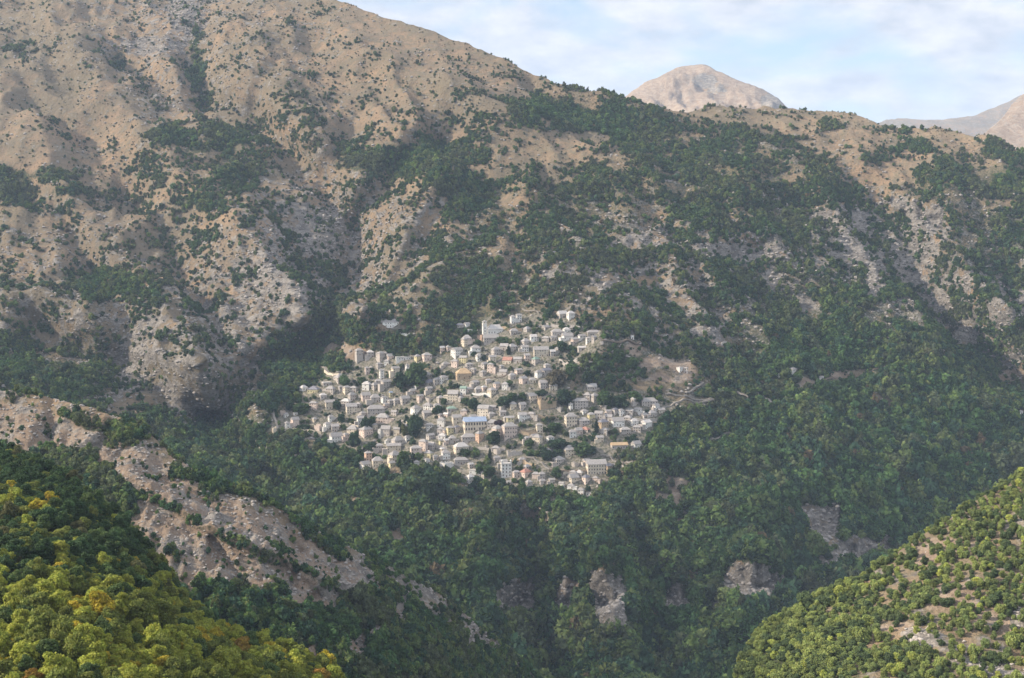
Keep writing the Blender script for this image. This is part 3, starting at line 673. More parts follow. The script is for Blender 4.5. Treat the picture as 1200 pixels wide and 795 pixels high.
# ------------------------------------------------------------------ village data: x, foot y, width, wall height (pixels of the 1200-wide photograph), wall, roof
# walls: c cream, p pinkish, w white, g grey stone, y yellow, o orange stucco, t tan | roofs: s slate, f flat white, r red, k green, b blue, n none (ruin), h pale hip, d dark slate, t ochre
HOUSES = """336 503 7 7 w s;345 501 10 9 p s;321 508 5 9 c n;331 487 6 6 p n;335 490 6 4 w s;346 488 6 4 w f;367 482 10 10 p s;386 481 12 9 c s;387 462 12 6 g s;367 462 14 5 y d;355 459 10 4 w h;
406 463 10 9 c s;412 471 10 8 g s;411 487 14 10 c s;372 506 8 10 p n;383 505 9 8 w s;392 507 10 7 g s;422 500 9 10 w s;413 513 14 10 c s;428 514 16 10 p s;393 520 16 8 w s;405 517 8 8 p s;
431 541 9 11 o s;427 555 14 11 w s;442 549 14 9 c s;445 514 4 14 w n;438 504 8 6 c s;398 450 16 6 g s;382 453 12 4 g f;429 458 10 8 w h;439 458 10 6 g s;452 457 12 9 g s;430 439 6 8 p s;446 425 12 8 g s;457 423 9 4 p s;
447 446 6 13 w s;444 433 8 6 g s;428 471 12 7 p s;439 473 14 6 g s;450 473 8 7 w s;405 477 12 6 g h;420 479 7 5 g s;440 488 21 8 g s;458 466 4 6 y b;457 387 20 7 w s;489 425 8 7 y s;500 424 12 7 p s;472 424 18 4 w f;
463 441 10 9 c s;477 435 5 7 w s;545 407 10 9 c s;535 421 14 10 w s;543 428 10 9 y s;533 433 9 10 p s;519 450 12 7 w s;511 453 8 8 g s;547 385 7 5 w s;539 386 10 4 g d;499 444 13 4 g s;488 457 6 4 w s;
503 454 15 4 g d;531 473 13 11 c s;543 464 8 9 w k;492 473 8 9 p s;504 472 12 7 g n;483 463 10 4 g s;474 475 12 7 g s;464 476 10 6 g s;487 487 13 8 w s;501 482 11 6 w s;500 490 12 5 g s;529 485 12 5 g k;544 488 9 6 p s;
516 492 5 6 p s;517 501 10 9 w s;535 498 12 8 c s;480 501 9 6 y s;503 505 11 6 w s;490 500 13 5 g s;448 497 16 7 p s;527 511 9 10 y s;535 508 8 7 g d;516 510 8 7 g s;465 511 8 8 c s;452 512 12 9 g s;466 525 16 8 g s;
461 533 17 10 c s;462 542 15 8 c s;459 549 8 6 y s;444 531 10 9 g s;473 506 10 6 g s;496 529 11 13 p s;487 533 14 8 p s;504 529 13 7 g s;502 537 10 6 y s;500 544 7 5 w s;488 548 7 6 w s;504 516 10 6 g s;517 522 6 6 y s;
522 539 11 8 w s;540 546 17 6 g s;523 550 16 8 w n;558 558 16 6 w f;551 568 11 8 w h;569 563 14 8 g d;540 578 15 7 g n;605 561 9 7 p s;616 561 14 6 p r;597 571 8 5 g s;620 573 8 8 g s;584 533 14 7 g n;603 535 18 7 g n;582 543 10 6 g s;
671 514 9 8 w s;686 508 12 3 p r;703 519 9 6 c s;746 528 12 7 w s;630 522 12 9 c s;618 520 9 6 g s;668 536 15 8 c s;655 547 15 7 g s;641 534 10 6 g d;713 558 9 12 t d;672 569 14 8 c s;687 569 10 9 p d;726 527 20 5 g t;
681 581 8 7 w s;691 582 8 3 w f;635 563 8 7 g s;628 562 9 6 p s;721 590 8 5 g s;577 466 12 8 c s;582 458 8 8 p s;592 459 8 9 w s;601 473 5 8 c s;623 473 14 8 c s;567 490 15 11 c s;590 481 8 7 g s;601 481 9 7 c s;612 482 9 7 g s;
576 491 9 5 g s;612 495 11 8 w s;623 493 9 8 g s;583 515 14 12 p s;632 508 8 10 c s;618 509 18 5 t n;577 503 12 7 g s;562 520 10 12 o s;549 521 17 8 g s;626 518 9 6 g s;581 531 10 5 g s;575 438 8 12 p s;595 428 12 5 c r;
628 429 10 8 g k;607 426 10 5 g s;641 433 8 5 g s;631 444 9 8 w s;640 442 13 7 g d;613 451 10 7 p s;638 457 14 8 g s;648 459 10 6 c s;566 442 8 6 g s;590 441 10 5 g s;575 404 18 7 g s;563 399 7 7 o n;547 405 11 8 p s;
601 380 7 9 w s;608 378 7 9 w s;625 401 8 6 w h;616 406 12 5 g s;634 419 18 9 c s;557 416 12 8 w s;562 424 10 7 w s;581 417 11 7 g s;591 411 10 5 g s;600 413 13 6 g s;615 413 9 6 w s;577 427 9 9 c s;628 418 7 6 g s;568 433 9 6 g s;
659 374 12 5 g h;669 376 10 8 w h;653 395 15 5 g s;664 391 9 4 w h;665 400 14 5 w s;682 400 9 6 w s;690 402 7 6 w s;697 401 7 5 g s;696 395 17 5 g s;682 412 10 4 g h;741 398 4 5 w f;
681 481 17 11 g s;697 473 10 9 g s;693 459 13 4 g h;669 482 5 9 w s;693 493 9 7 y s;702 492 10 7 g s;684 501 14 7 g s;707 503 13 8 t d;709 511 9 7 g s;721 488 8 8 g d;728 489 8 8 w s;738 488 10 6 g s;724 501 16 7 w s;
736 496 10 6 g s;744 477 9 9 g h;761 478 20 7 g s;748 487 10 7 w s;769 483 9 7 w s;775 486 9 5 c s;764 490 13 5 g s;743 500 11 6 w h;747 507 10 6 g s;758 504 13 8 w h;733 511 13 7 g s;797 438 8 7 w f;804 438 5 7 g s;914 443 7 4 w f;
930 440 10 6 w s;963 447 5 4 w s;1197 486 5 4 w s;655 483 8 6 g n;660 470 9 5 g s;652 505 9 7 g s;645 520 9 7 w s;590 548 9 6 g s;612 545 9 6 g s;675 548 10 6 g n;516 473 9 6 g s;462 489 8 6 g s;425 490 9 5 g s;477 519 9 6 w s;510 540 7 5 g s;
556 455 10 6 g s;550 433 9 6 g s;655 415 9 6 g s;648 400 9 4 g s;602 393 10 5 g s;618 390 9 4 g s;640 388 9 4 g s;600 500 7 6 g s;600 445 9 5 g s;554 495 9 6 g s;540 472 7 5 g s;512 482 9 6 g s;530 520 9 6 g s;705 480 9 7 g s;714 495 9 6 g s;755 492 9 5 g s"""
HL = [tuple(p.split()) for p in HOUSES.replace('\n', '').split(';') if p.strip()]
HL = [(float(a), float(b), float(c), float(d), e, f) for a, b, c, d, e, f in HL]
# village trees: x, foot y, crown width px, height px, tint
VT_TXT = """510 592 44 50 dk;651 452 30 26 br;486 452 36 36 g;470 456 22 26 dk;486 513 26 32 dk;474 512 12 18 ol;415 524 18 24 dk;437 528 16 14 dk;477 498 9 14 dk;469 506 5 16 cy;472 548 24 26 g;488 500 24 18 dk;512 486 14 14 dk;354 483 26 16 g;340 480 16 14 dk;
556 480 18 18 dk;546 474 16 12 g;590 476 20 16 dk;600 470 18 14 g;584 500 13 11 rd;578 520 20 20 dk;545 533 22 12 g;563 556 16 16 g;573 558 22 18 g;574 540 5 16 cy;580 570 12 14 cy;590 580 10 18 cy;612 578 18 18 g;620 524 14 12 g;650 504 24 14 g;655 524 30 16 dk;
640 540 20 20 dk;652 560 18 18 g;684 534 26 22 g;672 528 16 14 dk;699 508 6 18 cy;690 532 22 14 dk;576 432 14 12 g;566 422 12 10 dk;596 416 6 12 cy;660 474 22 24 dk;645 474 16 14 g;708 474 24 22 g;726 478 28 22 dk;745 470 22 16 g;634 464 18 10 dk;612 468 16 12 g;
404 452 20 16 g;395 480 12 14 dk;426 452 18 14 g;428 506 18 22 dk;436 500 14 16 g;400 496 14 14 dk;356 502 20 8 dk;520 474 12 10 g;560 404 10 8 g;590 400 30 10 g;660 412 16 16 dk;670 440 26 20 g;700 436 22 22 g;688 450 20 18 dk;715 450 26 18 dk;725 420 22 16 g;740 430 20 16 g;
700 386 12 12 li;745 384 14 12 li;742 518 12 12 dk;700 545 18 12 dk;720 560 22 16 dk;735 575 24 18 g;620 582 14 16 dk;640 590 18 14 g;660 592 22 14 dk;545 596 26 18 g;520 604 20 20 li;565 590 24 14 g;490 600 20 16 dk;455 572 20 14 g;430 575 18 12 g;440 560 16 12 dk;465 562 26 12 dk;556 574 10 12 dk;555 418 8 8 dk;596 452 12 8 g;534 455 10 8 dk;617 440 10 8 dk"""
_frs = random.Random(77)
SPECIAL_BOX = [(556, 509, 30, 14), (597, 517, 20, 16), (701, 558, 27, 15), (569, 386, 11, 15), (579, 395, 24, 8), (593, 560, 16, 22), (669, 502, 16, 14), (641, 481, 24, 16), (540, 536, 20, 12), (543, 446, 20, 9)]
_core = [(335,498),(365,455),(430,420),(500,420),(545,402),(575,395),(640,398),(700,398),(655,425),(640,455),(670,462),(760,474),(768,492),(740,505),(690,520),(660,530),(725,545),(690,572),(640,575),(600,560),(530,548),(470,535),(430,520),(395,512)]
_try = 0; FILL = []
while len(FILL) < 50 and _try < 8000:
    _try += 1; _x = _frs.uniform(330, 770); _y = _frs.uniform(398, 575); _w = _frs.uniform(6, 10); _h = _frs.uniform(4, 7)
    if not inpoly(np.array([_x]), np.array([_y]), _core)[0]: continue
    if any(abs(_x - b[0]) < (b[2] + _w) / 2 * .72 and abs((_y - _h / 2) - (b[1] - b[3] / 2)) < (b[3] + _h) / 2 * .95 for b in [h[:4] for h in HL] + SPECIAL_BOX + FILL): continue
    if any(abs(_x - float(q.split()[0])) < float(q.split()[2]) / 2 + 2 and -3 < float(q.split()[1]) - _y + 4 < float(q.split()[3]) + 4 for q in VT_TXT.replace('\n', '').split(';') if q.strip()): continue
    FILL.append((_x, _y, _w, _h))
HL += [(a, b, c, d, _frs.choice('gggcpw'), _frs.choice('ssssh')) for a, b, c, d in FILL]; print('filler', len(FILL))
BOXES = [h[:4] for h in HL] + SPECIAL_BOX

VTL = [(float(a), float(b), float(c), float(d), e) for a, b, c, d, e in (p.split() for p in VT_TXT.replace('\n', '').split(';') if p.strip())]

def hit(px, py, sheets=(SD, SCs, SB, SA)):
    ax, az = ray(px, py); d = Vector((float(ax), 1.0, float(az))).normalized(); best = None
    for s in sheets:
        h = s['bvh'].ray_cast(Vector((0, 0, 0)), d)
        if h[0] is not None and (best is None or h[3] < best[1]): best = (h[0], h[3], s)
    return best[0] if best else None
def ground_z(s, x, y):
    h = s['bvh'].ray_cast(Vector((x, y, 2500)), Vector((0, 0, -1))); return h[0].z if h[0] is not None else None
VT_POS = [(hit(a, b, (SA,)), c, d, e) for a, b, c, d, e in VTL]

# ------------------------------------------------------------------ the woods and scrub nobody could count
def canopy_prob(v, f):
    return np.clip(sstep(0.30, 0.78, v * .92 + .06 + (f - .5) * 1.5 * (1 - np.abs(v - .5) * .9)), 0, 1) * .97 + np.where(v > .02, .03, 0)
P, (v, r, s, t), qx, qy = sample(SA, coverA, 1 / 12.5, (-160, 1370), (-30, 830))
f = fbm(P[:, 0], P[:, 1], P[:, 2], 42, 5, 55, .72)
f = np.clip((f - .5) * 2.3 + .5, 0, 1)
pr = canopy_prob(v, f) * (1 - t * .45) * .92 + .16 * v * f * (v < .6) + .12 * t * f + .05 * sstep(.5, .75, f)
pr = pr * (1 - .45 * (v < .32)) * (1 - .3 * ((qx < 430) & (v < .5)))
k = rng.random(len(P)) < pr
k &= ~blocked(qx, qy, BOXES)
for _ln in ([(779, 463), (800, 464), (822, 469), (840, 470)], [(775, 478), (790, 473), (812, 471), (838, 470)], [(803, 462), (815, 455), (824, 449)], [(864, 460), (877, 467)], [(887, 462), (904, 473)], [(824, 518), (845, 512), (856, 508)], [(963, 447), (975, 443), (1000, 441), (1020, 436), (1040, 430)], [(62, 420), (96, 422)],
            [(704, 533), (730, 543), (742, 542)], [(705, 401), (750, 401)], [(612, 362), (632, 367)], [(377, 431), (384, 437), (394, 441), (405, 441)], [(545, 447), (575, 443), (610, 438)], [(612, 535), (626, 538), (644, 551)]):
    k &= seg_dist(qx, qy - 3.0, _ln)[0] > 4.5
for _x, _y, _rx, _ry in CLIFFS[:7]: k &= ((qx - _x) / (_rx * 1.1)) ** 2 + ((qy - _y - 4) / (_ry * 1.15)) ** 2 > 1 - .5 * rng.random(len(P))
for a, b, c, d, e in VTL: k &= ~((np.abs(qx - a) < c * .4) & (qy > b - d * .6) & (qy < b + 3))
P, v, f, qx, qy = P[k], v[k], f[k], qx[k], qy[k]
n = len(P)
up = sstep(420, 120, qy)
rad = (2.3 + 2.3 * rng.random(n) ** 1.4) * (.78 + .36 * v) * (1.0 - .12 * up) * (1 + .75 * sstep(440, 640, qy) + .3 * sstep(820, 950, qx) * sstep(260, 420, qy)) * np.where(rng.random(n) < .10, 1.5, 1)
rad *= 1 - .3 * feather(qx, qy, VILLAGE, 9)
rad *= 1 + 0 * v
scl = np.stack([rad * (.85 + .3 * rng.random(n)), rad * (.85 + .3 * rng.random(n)), rad * (.85 + .45 * rng.random(n))], 1)
P[:, 2] -= rad * .35
tint = tints(P, PAL_F, [3, 3, 3, 3, 3, 3, 2], 45, 3)
dry = np.clip((1 - v) * 1.0, 0, 1)[:, None] * .35
tint = tint * (1 - dry) + np.array([(.075, .085, .045)]) * dry
lush = (sstep(240, 420, qy) * sstep(860, 1000, qx))[:, None]; tint = tint * (1 + .12 * lush)
autumn = rng.random(n) < .006; tint[autumn] = (.14, .11, .06)
pale = rng.random(n) < .10; tint[pale] = tint[pale] * .5 + np.array((.14, .18, .06)) * .5
NF = instancer('forest', P, scl, tint, NG_F, 7); print('forest', n)

P, (v, r, s, t), qx, qy = sample(SB, coverB, 1 / 5.0, (-200, 760), (430, 860))
f = fbm(P[:, 0], P[:, 1], P[:, 2], 14, 3, 56); k = rng.random(len(P)) < np.clip(canopy_prob(v, f) + .012, 0, 1)
P, v = P[k], v[k]; n = len(P); rad = (1.2 + 2.6 * rng.random(n) ** 1.5) * (.5 + .65 * v)
scl = np.stack([rad, rad * (.85 + .3 * rng.random(n)), rad * (.9 + .5 * rng.random(n))], 1); P[:, 2] -= rad * .3
NB = instancer('ridge_scrub', P, scl, tints(P, PAL_F * 1.05, [2, 3, 2, 3, 2, 3, 3], 30, 4), NG_F, 7); print('ridge scrub', n)

# pale boulders and outcrops
P, (v, r, s, t), qx, qy = sample(SA, coverA, 1 / 26.0, (-60, 1260), (0, 810))
f = fbm(P[:, 0], P[:, 1], P[:, 2] * 3, 30, 4, 57, .6); k = (rng.random(len(P)) < np.clip((r - .3) * 1.3 + (f - .5) * 3.2, 0, .85)) & ~blocked(qx, qy, BOXES)
P = P[k]; n = len(P); rad = .6 + 2.2 * rng.random(n) ** 2.5
instancer('rocks', P, np.stack([rad, rad, rad * (.7 + .8 * rng.random(n))], 1), np.ones((n, 3)), NG_R, 3); print('rocks', n)

P, (v, r, s, t), qx, qy = sample(SB, coverB, 1 / 4.0, (-60, 720), (440, 830)); k = rng.random(len(P)) < np.where(v < .4, .5, .02); P = P[k]; n = len(P); rad = .25 + 1.1 * rng.random(n) ** 3
instancer('scree', P, np.stack([rad, rad, rad * (.7 + .8 * rng.random(n))], 1), np.ones((n, 3)), NG_R, 3)

# low tufts on the bare slopes
P, (v, r, s, t), qx, qy = sample(SA, coverA, 1 / 14.0, (-60, 1260), (-20, 520)); f = fbm(P[:, 0], P[:, 1], P[:, 2], 30, 5, 58, .7); f = np.clip((f - .5) * 2.2 + .5, 0, 1)
k = (rng.random(len(P)) < (.06 + .38 * f * f) * (v < .6) * (.35 + v * 1.6)) & ~blocked(qx, qy, BOXES); P = P[k]; n = len(P); rad = .5 + 1.0 * rng.random(n) ** 1.5
instancer('tussocks', P, np.stack([rad * 1.2, rad * 1.2, rad], 1), np.array([(.085, .095, .05), (.12, .11, .065), (.06, .08, .045)])[rng.integers(0, 3, n)], NG_F, 7); print('tufts', n)
# ------------------------------------------------------------------ words for the labels
LAND = {'blue roofed school': (556, 500), 'many windowed mansion': (701, 548), 'white bell tower': (569, 380), 'twin turreted tower house': (593, 548), 'three storey cream house': (669, 495), 'roofless stone shell': (641, 472),
        'huge dark round tree': (510, 572), 'brownish walnut tree': (651, 442), 'tan terraced barn': (543, 442), 'ochre roofed barn': (726, 524), 'long hall on the upper left': (457, 384), 'white domed house on the right': (797, 434),
        'green roofed hut': (529, 482), 'peach house by the ravine': (431, 535), 'pink house at the left end': (367, 476), 'big pinkish block': (597, 508)}
ORD = ['first', 'second', 'third', 'fourth', 'fifth', 'sixth', 'seventh', 'eighth', 'ninth', 'tenth', 'eleventh', 'twelfth', 'thirteenth', 'fourteenth', 'fifteenth', 'sixteenth', 'seventeenth', 'eighteenth', 'nineteenth']
def ordw(i):
    if i < 19: return ORD[i]
    t = {2: 'twent', 3: 'thirt', 4: 'fort', 5: 'fift', 6: 'sixt', 7: 'sevent', 8: 'eight'}[(i + 1) // 10]; r = (i + 1) % 10
    return t + 'ieth' if r == 0 else t + 'y ' + ORD[r - 1]
def relation(x, y, lx, ly):
    dx_, dy_ = x - lx, y - ly; d = math.hypot(dx_, dy_)
    far = 'just ' if d < 22 else '' if d < 45 else 'some way ' if d < 90 else 'far '
    a = math.degrees(math.atan2(-dy_, dx_)) % 360
    return far + ['right of', 'above right of', 'above', 'above left of', 'left of', 'below left of', 'below', 'below right of'][int((a + 22.5) // 45) % 8]
USED = set(); WAIT = {}
def keyof(l): return ' '.join(w for w in l.lower().replace(',', ' ').split())
def unique_label(stem, x, y, skip=None):
    near = sorted(LAND.items(), key=lambda kv: math.hypot(kv[1][0] - x, kv[1][1] - y))
    for nm, (lx, ly) in near[:6]:
        if nm == skip or math.hypot(lx - x, ly - y) < 4: continue
        l = '%s, %s the %s' % (stem, relation(x, y, lx, ly), nm)
        if len(l.replace(',', ' ').split()) > 16: continue
        if keyof(l) not in USED: USED.add(keyof(l)); return l
    for pre in ('next', 'further', 'outer', 'remaining', 'last'):
        for nm, (lx, ly) in near[:6]:
            l = '%s %s, %s the %s' % (pre, stem, relation(x, y, lx, ly), nm)
            if len(l.replace(',', ' ').split()) <= 16 and keyof(l) not in USED: USED.add(keyof(l)); return l
    return stem

# ------------------------------------------------------------------ masonry
def wallmat(name, col): 
    m, n, b, o = new_mat(name); g = N(n, 'ShaderNodeNewGeometry'); P = g.outputs['Position']
    f = noise(n, P, 0.5, 6, .7); f2 = noise(n, P, 2.2, 4, .7); f3 = noise(n, P, .03, 2)
    c = mixc(n, ramp(n, f, .3, .7), [x * .72 for x in col], [min(.85, x * 1.12) for x in col]); c = mixc(n, math_(n, 'MULTIPLY', ramp(n, f2, .5, .7), .5), c, [x * .6 for x in col])
    oi = N(n, 'ShaderNodeObjectInfo'); c = mixc(n, math_(n, 'MULTIPLY', oi.outputs['Random'], .4), c, [x * .62 for x in col])
    n.links.new(c, b.inputs['Base Color']); bp = N(n, 'ShaderNodeBump', _Strength=.6, _Distance=.25); n.links.new(f2, bp.inputs['Height']); n.links.new(bp.outputs[0], b.inputs['Normal']); return m
WM = {'c': wallmat('cream_stone', (.70, .62, .50)), 'p': wallmat('pinkish_stone', (.66, .55, .48)), 'w': wallmat('white_render', (.80, .78, .73)), 'g': wallmat('grey_stone', (.50, .46, .42)),
      'y': wallmat('pale_yellow_render', (.64, .58, .36)), 'o': wallmat('peach_render', (.62, .44, .33)), 't': wallmat('tan_stone', (.46, .36, .25)), 'd': wallmat('timber', (.2, .15, .12))}
RM = {'s': wallmat('slate_roof', (.36, .345, .335)), 'f': wallmat('pale_roof_screed', (.62, .60, .57)), 'r': wallmat('red_tile_roof', (.44, .24, .19)), 'k': wallmat('green_sheet_roof', (.25, .35, .29)),
      'b': wallmat('blue_sheet_roof', (.36, .45, .60)), 'h': wallmat('pale_slate_roof', (.56, .54, .52)), 'd': wallmat('dark_slate_roof', (.22, .22, .25)), 't': wallmat('ochre_sheet_roof', (.50, .37, .23))}
M_GLASS = plain('window_glass', (.035, .04, .05), 1, .2, .25); M_DOOR = plain('door_wood', (.13, .08, .05), 3); M_FRAME = plain('painted_frame', (.42, .37, .32), 3)
WALLW = {'c': 'cream', 'p': 'pinkish', 'w': 'white', 'g': 'grey stone', 'y': 'pale yellow', 'o': 'peach', 't': 'tan'}
ROOFW = {'s': 'grey slate roof', 'f': 'flat pale roof', 'r': 'red tiled roof', 'k': 'green roof', 'b': 'blue roof', 'h': 'pale slate roof', 'd': 'dark roof', 't': 'ochre roof', 'n': 'no roof'}
def box(bm, x0, x1, y0, y1, z0, z1):
    v = [bm.verts.new(c) for c in ((x0, y0, z0), (x1, y0, z0), (x1, y1, z0), (x0, y1, z0), (x0, y0, z1), (x1, y0, z1), (x1, y1, z1), (x0, y1, z1))]
    for f in ((0, 3, 2, 1), (4, 5, 6, 7), (0, 1, 5, 4), (1, 2, 6, 5), (2, 3, 7, 6), (3, 0, 4, 7)): bm.faces.new([v[i] for i in f])
def tomesh(bm, name, mat): me = bpy.data.meshes.new(name); bm.to_mesh(me); bm.free(); me.materials.append(mat); return me
def unit_window(sill=True):
    bm = bmesh.new(); box(bm, -.5, .5, -.03, .02, 0, 1); pane = tomesh(bm, 'pane', M_GLASS)
    bm = bmesh.new()
    for b in ((-.62, -.5, -.1, .02, -.06, 1.08), (.5, .62, -.1, .02, -.06, 1.08), (-.5, .5, -.1, .02, 1, 1.08), (-.5, .5, -.14, .02, -.06, 0), (-.04, .04, -.07, -.031, 0, 1)): box(bm, *b)
    return pane, tomesh(bm, 'frame', M_FRAME)
PANE, FRAME = unit_window()
bm = bmesh.new(); box(bm, -.5, .5, -.06, .02, 0, 1); DOORM = tomesh(bm, 'door', M_DOOR)
bm = bmesh.new(); box(bm, -.35, .35, -.35, .35, -1, 1); box(bm, -.45, .45, -.45, .45, 1, 1.15); CHIM = tomesh(bm, 'chimney', WM['g'])
def place(name, me, par, x, y, z, rz, sx, sy, sz):
    o = link(name, me, par); o.location = (x, y, z); o.rotation_euler = (0, 0, rz); o.scale = (sx, sy, sz); return o
def window(par, x, y, z, rz, wd, ht, framed):
    o = place('window', PANE, par, x, y, z, rz, wd, 1, ht)
    if framed: f = link('frame', FRAME, o)
def hip_roof(W, D, H, rise, ov, gable=False):
    bm = bmesh.new(); a, b = W / 2 + ov, D / 2 + ov; r = 0 if gable else min(a, b) * .92; z = H + .004; th = .22
    lx = max(a - r, .15) if a >= b else .15; ly = max(b - r, .15) if b > a else 0
    if gable: lx, ly = a, 0
    low = [bm.verts.new(p) for p in ((-a, -b, z), (a, -b, z), (a, b, z), (-a, b, z))]; e = [bm.verts.new((p.co.x, p.co.y, z + th)) for p in low]
    R1 = bm.verts.new((-lx, -ly, z + th + rise)); R2 = bm.verts.new((lx, ly, z + th + rise))
    bm.faces.new(low[::-1])
    for i in range(4): bm.faces.new((low[i], low[(i + 1) % 4], e[(i + 1) % 4], e[i]))
    if a >= b: fs = ((e[0], e[1], R2, R1), (e[1], e[2], R2), (e[2], e[3], R1, R2), (e[3], e[0], R1))
    else: fs = ((e[0], e[1], R1), (e[1], e[2], R2, R1), (e[2], e[3], R2), (e[3], e[0], R1, R2))
    for f in fs: bm.faces.new(f)
    return bm
def house(x, y, w, h, wc, rc, th=None, name='house', cat='house', label=None, cols=None, floors=None, dep=None, rise=None, sheet=SA, win=(1.0, 1.4), group='houses of the hillside village', skip=None, framed=False, chim=None):
    p = hit(x, y, (sheet,))
    if p is None: return None
    if th is None: th = R(random.choice((random.uniform(12, 48), random.uniform(12, 48), random.uniform(12, 48), random.uniform(-32, -8))))
    k = p.y / FPX; c_, s_ = math.cos(th), abs(math.sin(th)); dr = dep or random.uniform(.6, .85)
    W = 1.02 * w * k / (c_ + dr * s_); D = W * dr; H = max(h * k * (.92 if cols else .86), 2.6)
    cx, cy = p.x, p.y + (D * c_ + W * s_) / 2
    root = empty(name, (cx, cy, p.z), th)
    lows = []
    for ux, uy in ((-1, -1), (1, -1), (1, 1), (-1, 1)):
        X = cx + ux * W / 2 * math.cos(th) - uy * D / 2 * math.sin(th); Y = cy + ux * W / 2 * math.sin(th) + uy * D / 2 * math.cos(th); g = ground_z(sheet, X, Y); lows.append((g if g is not None else p.z) - p.z)
    up_ = .15 * max(max(lows), 0); root.location.z += up_; lows = [q - up_ for q in lows]; base = min(min(lows), 0) - 1.0
    bm = bmesh.new()
    if rc == 'n':
        t = .7
        segs = []
        for (x0, y0, x1, y1) in ((-W/2, -D/2, W/2, -D/2), (W/2, -D/2, W/2, D/2), (W/2, D/2, -W/2, D/2), (-W/2, D/2, -W/2, -D/2)):
            m_ = max(3, int(math.hypot(x1 - x0, y1 - y0) / 1.8))
            for i in range(m_):
                a, b = i / m_, (i + 1) / m_; hx = H * random.uniform(.62, 1.0)
                xa, xb, ya, yb = x0 + (x1 - x0) * a, x0 + (x1 - x0) * b, y0 + (y1 - y0) * a, y0 + (y1 - y0) * b
                if abs(x1 - x0) > .01: box(bm, min(xa, xb) + .003, max(xa, xb) - .003, min(ya, yb) - t / 2, max(ya, yb) + t / 2, base, hx)
                else: box(bm, min(xa, xb) - t / 2 + .006, max(xa, xb) + t / 2 - .006, min(ya, yb) + .36 * (i == 0 or i == m_ - 1) + .003, max(ya, yb) - .36 * (i == 0 or i == m_ - 1) - .003, base, hx * .995)
    else: box(bm, -W/2, W/2, -D/2, D/2, base, H)
    walls = link('wall', tomesh(bm, 'wall', WM[wc]), root)
    if rc in RM:
        if rc == 'f':
            bm = bmesh.new(); box(bm, -W/2 - .25, W/2 + .25, -D/2 - .25, D/2 + .25, H + .004, H + .35); box(bm, -W/2 - .25, W/2 + .25, -D/2 - .25, -D/2 + .05, H + .354, H + .75)
        else: bm = hip_roof(W, D, H, (rise if rise is not None else random.uniform(.30, .46)) * min(W, D) * 1.15, .55, random.random() < .35)
        rf = link('roof', tomesh(bm, 'roof', RM[rc]), root)
        if (chim if chim is not None else random.random() < .6) and rc != 'f':
            place('chimney', CHIM, rf, W * random.uniform(-.3, .3), D * random.uniform(-.1, .25), H + .16 * D + .6, 0, 1, 1, 1)
    fl = floors or max(1, int(H / 3.0 + .3)); nc = cols or max(1, int(W / 2.9)); ns = max(1, int(D / 3.3)); sh = H / fl
    ww, wh = win; wh = min(wh, sh * .62)
    if rc != 'n' or H > 6:
        for f in range(fl):
            for i in range(nc):
                X = -W / 2 + W * (i + .5) / nc
                if f == 0 and i == nc // 2 and sh > 2.5: place('door', DOORM, root, X, -D / 2 - .03, .1, 0, 1.15, 1, 2.1); continue
                if cols is None and random.random() < .3: continue
                window(root, X, -D / 2 - .03, sh * f + sh * .32, 0, ww, wh, framed)
            for i in range(ns):
                if cols is None and random.random() < .25: continue
                sd_ = 1 if th < 0 else -1
                window(root, sd_ * (W / 2 + .03), -D / 2 + D * (i + .5) / ns, sh * f + sh * .32, R(90) * sd_, ww, wh, framed)
    if cols is None and rc in 'sh' and random.random() < .45:      # a lower wing against one side
        aw, ad, ah = W * random.uniform(.3, .5), D * random.uniform(.5, .8), H * random.uniform(.45, .75); sd = random.choice((-1, 1)); ax_ = sd * (W / 2 + aw / 2 + .003)
        bm = bmesh.new(); box(bm, ax_ - aw / 2, ax_ + aw / 2, -D / 2 + .3, -D / 2 + .3 + ad, base, ah); box(bm, ax_ - aw / 2 - (.3 if sd < 0 else 0), ax_ + aw / 2 + (.3 if sd > 0 else 0), -D / 2, -D / 2 + .6 + ad, ah + .003, ah + .28)
        link('side_wing', tomesh(bm, 'side_wing', WM[random.choice((wc, 'g'))]), root)
    if label is None:
        size = 'tiny ' if w < 7 else 'small ' if w < 10 else 'large ' if w >= 14 else ''
        hh = 'tall ' if h >= 10 else 'low ' if h <= 5 else ''
        kind = 'ruin' if rc == 'n' else 'house'
        stem = '%s%s%s %s' % (size, hh, WALLW[wc], kind) + ('' if rc == 'n' else ' with %s' % ROOFW[rc])
        label = unique_label(stem, x, y - h / 2, skip)
    tag(root, label, cat, group)
    root['_w'] = W; root['_d'] = D; root['_h'] = H
    return root
# landmark buildings first
school = house(556, 509, 28, 13, 'c', 'b', R(14), 'school', 'school', 'long cream school with rows of tall windows under a blue hipped roof', cols=8, floors=2, dep=.5, win=(1.5, 2.9), rise=.32, group=None, framed=True, chim=False)
mans = house(699, 558, 24, 13, 'c', 's', R(10), 'mansion', 'mansion', 'many windowed cream mansion with arched doorway at the lower right edge of the village', cols=7, floors=3, dep=.55, win=(1.1, 1.6), rise=.36, group=None, framed=True)
big = house(597, 516, 18, 15, 'p', 's', R(20), 'town_house', 'house', 'big pinkish house block with three storeys in the centre of the village', cols=5, floors=3, win=(1.1, 1.7), group=None, framed=True)
yel = house(598, 501, 9, 11, 'y', 's', R(12), 'town_house', 'house', 'bright yellow narrow house behind the big pinkish block', cols=2, floors=3, group=None, framed=True)
tri = house(669, 502, 15, 13, 'c', 's', R(16), 'town_house', 'house', 'three storey cream house with hipped roof above the red roofed shed', cols=4, floors=3, win=(1.2, 1.7), group=None, framed=True)
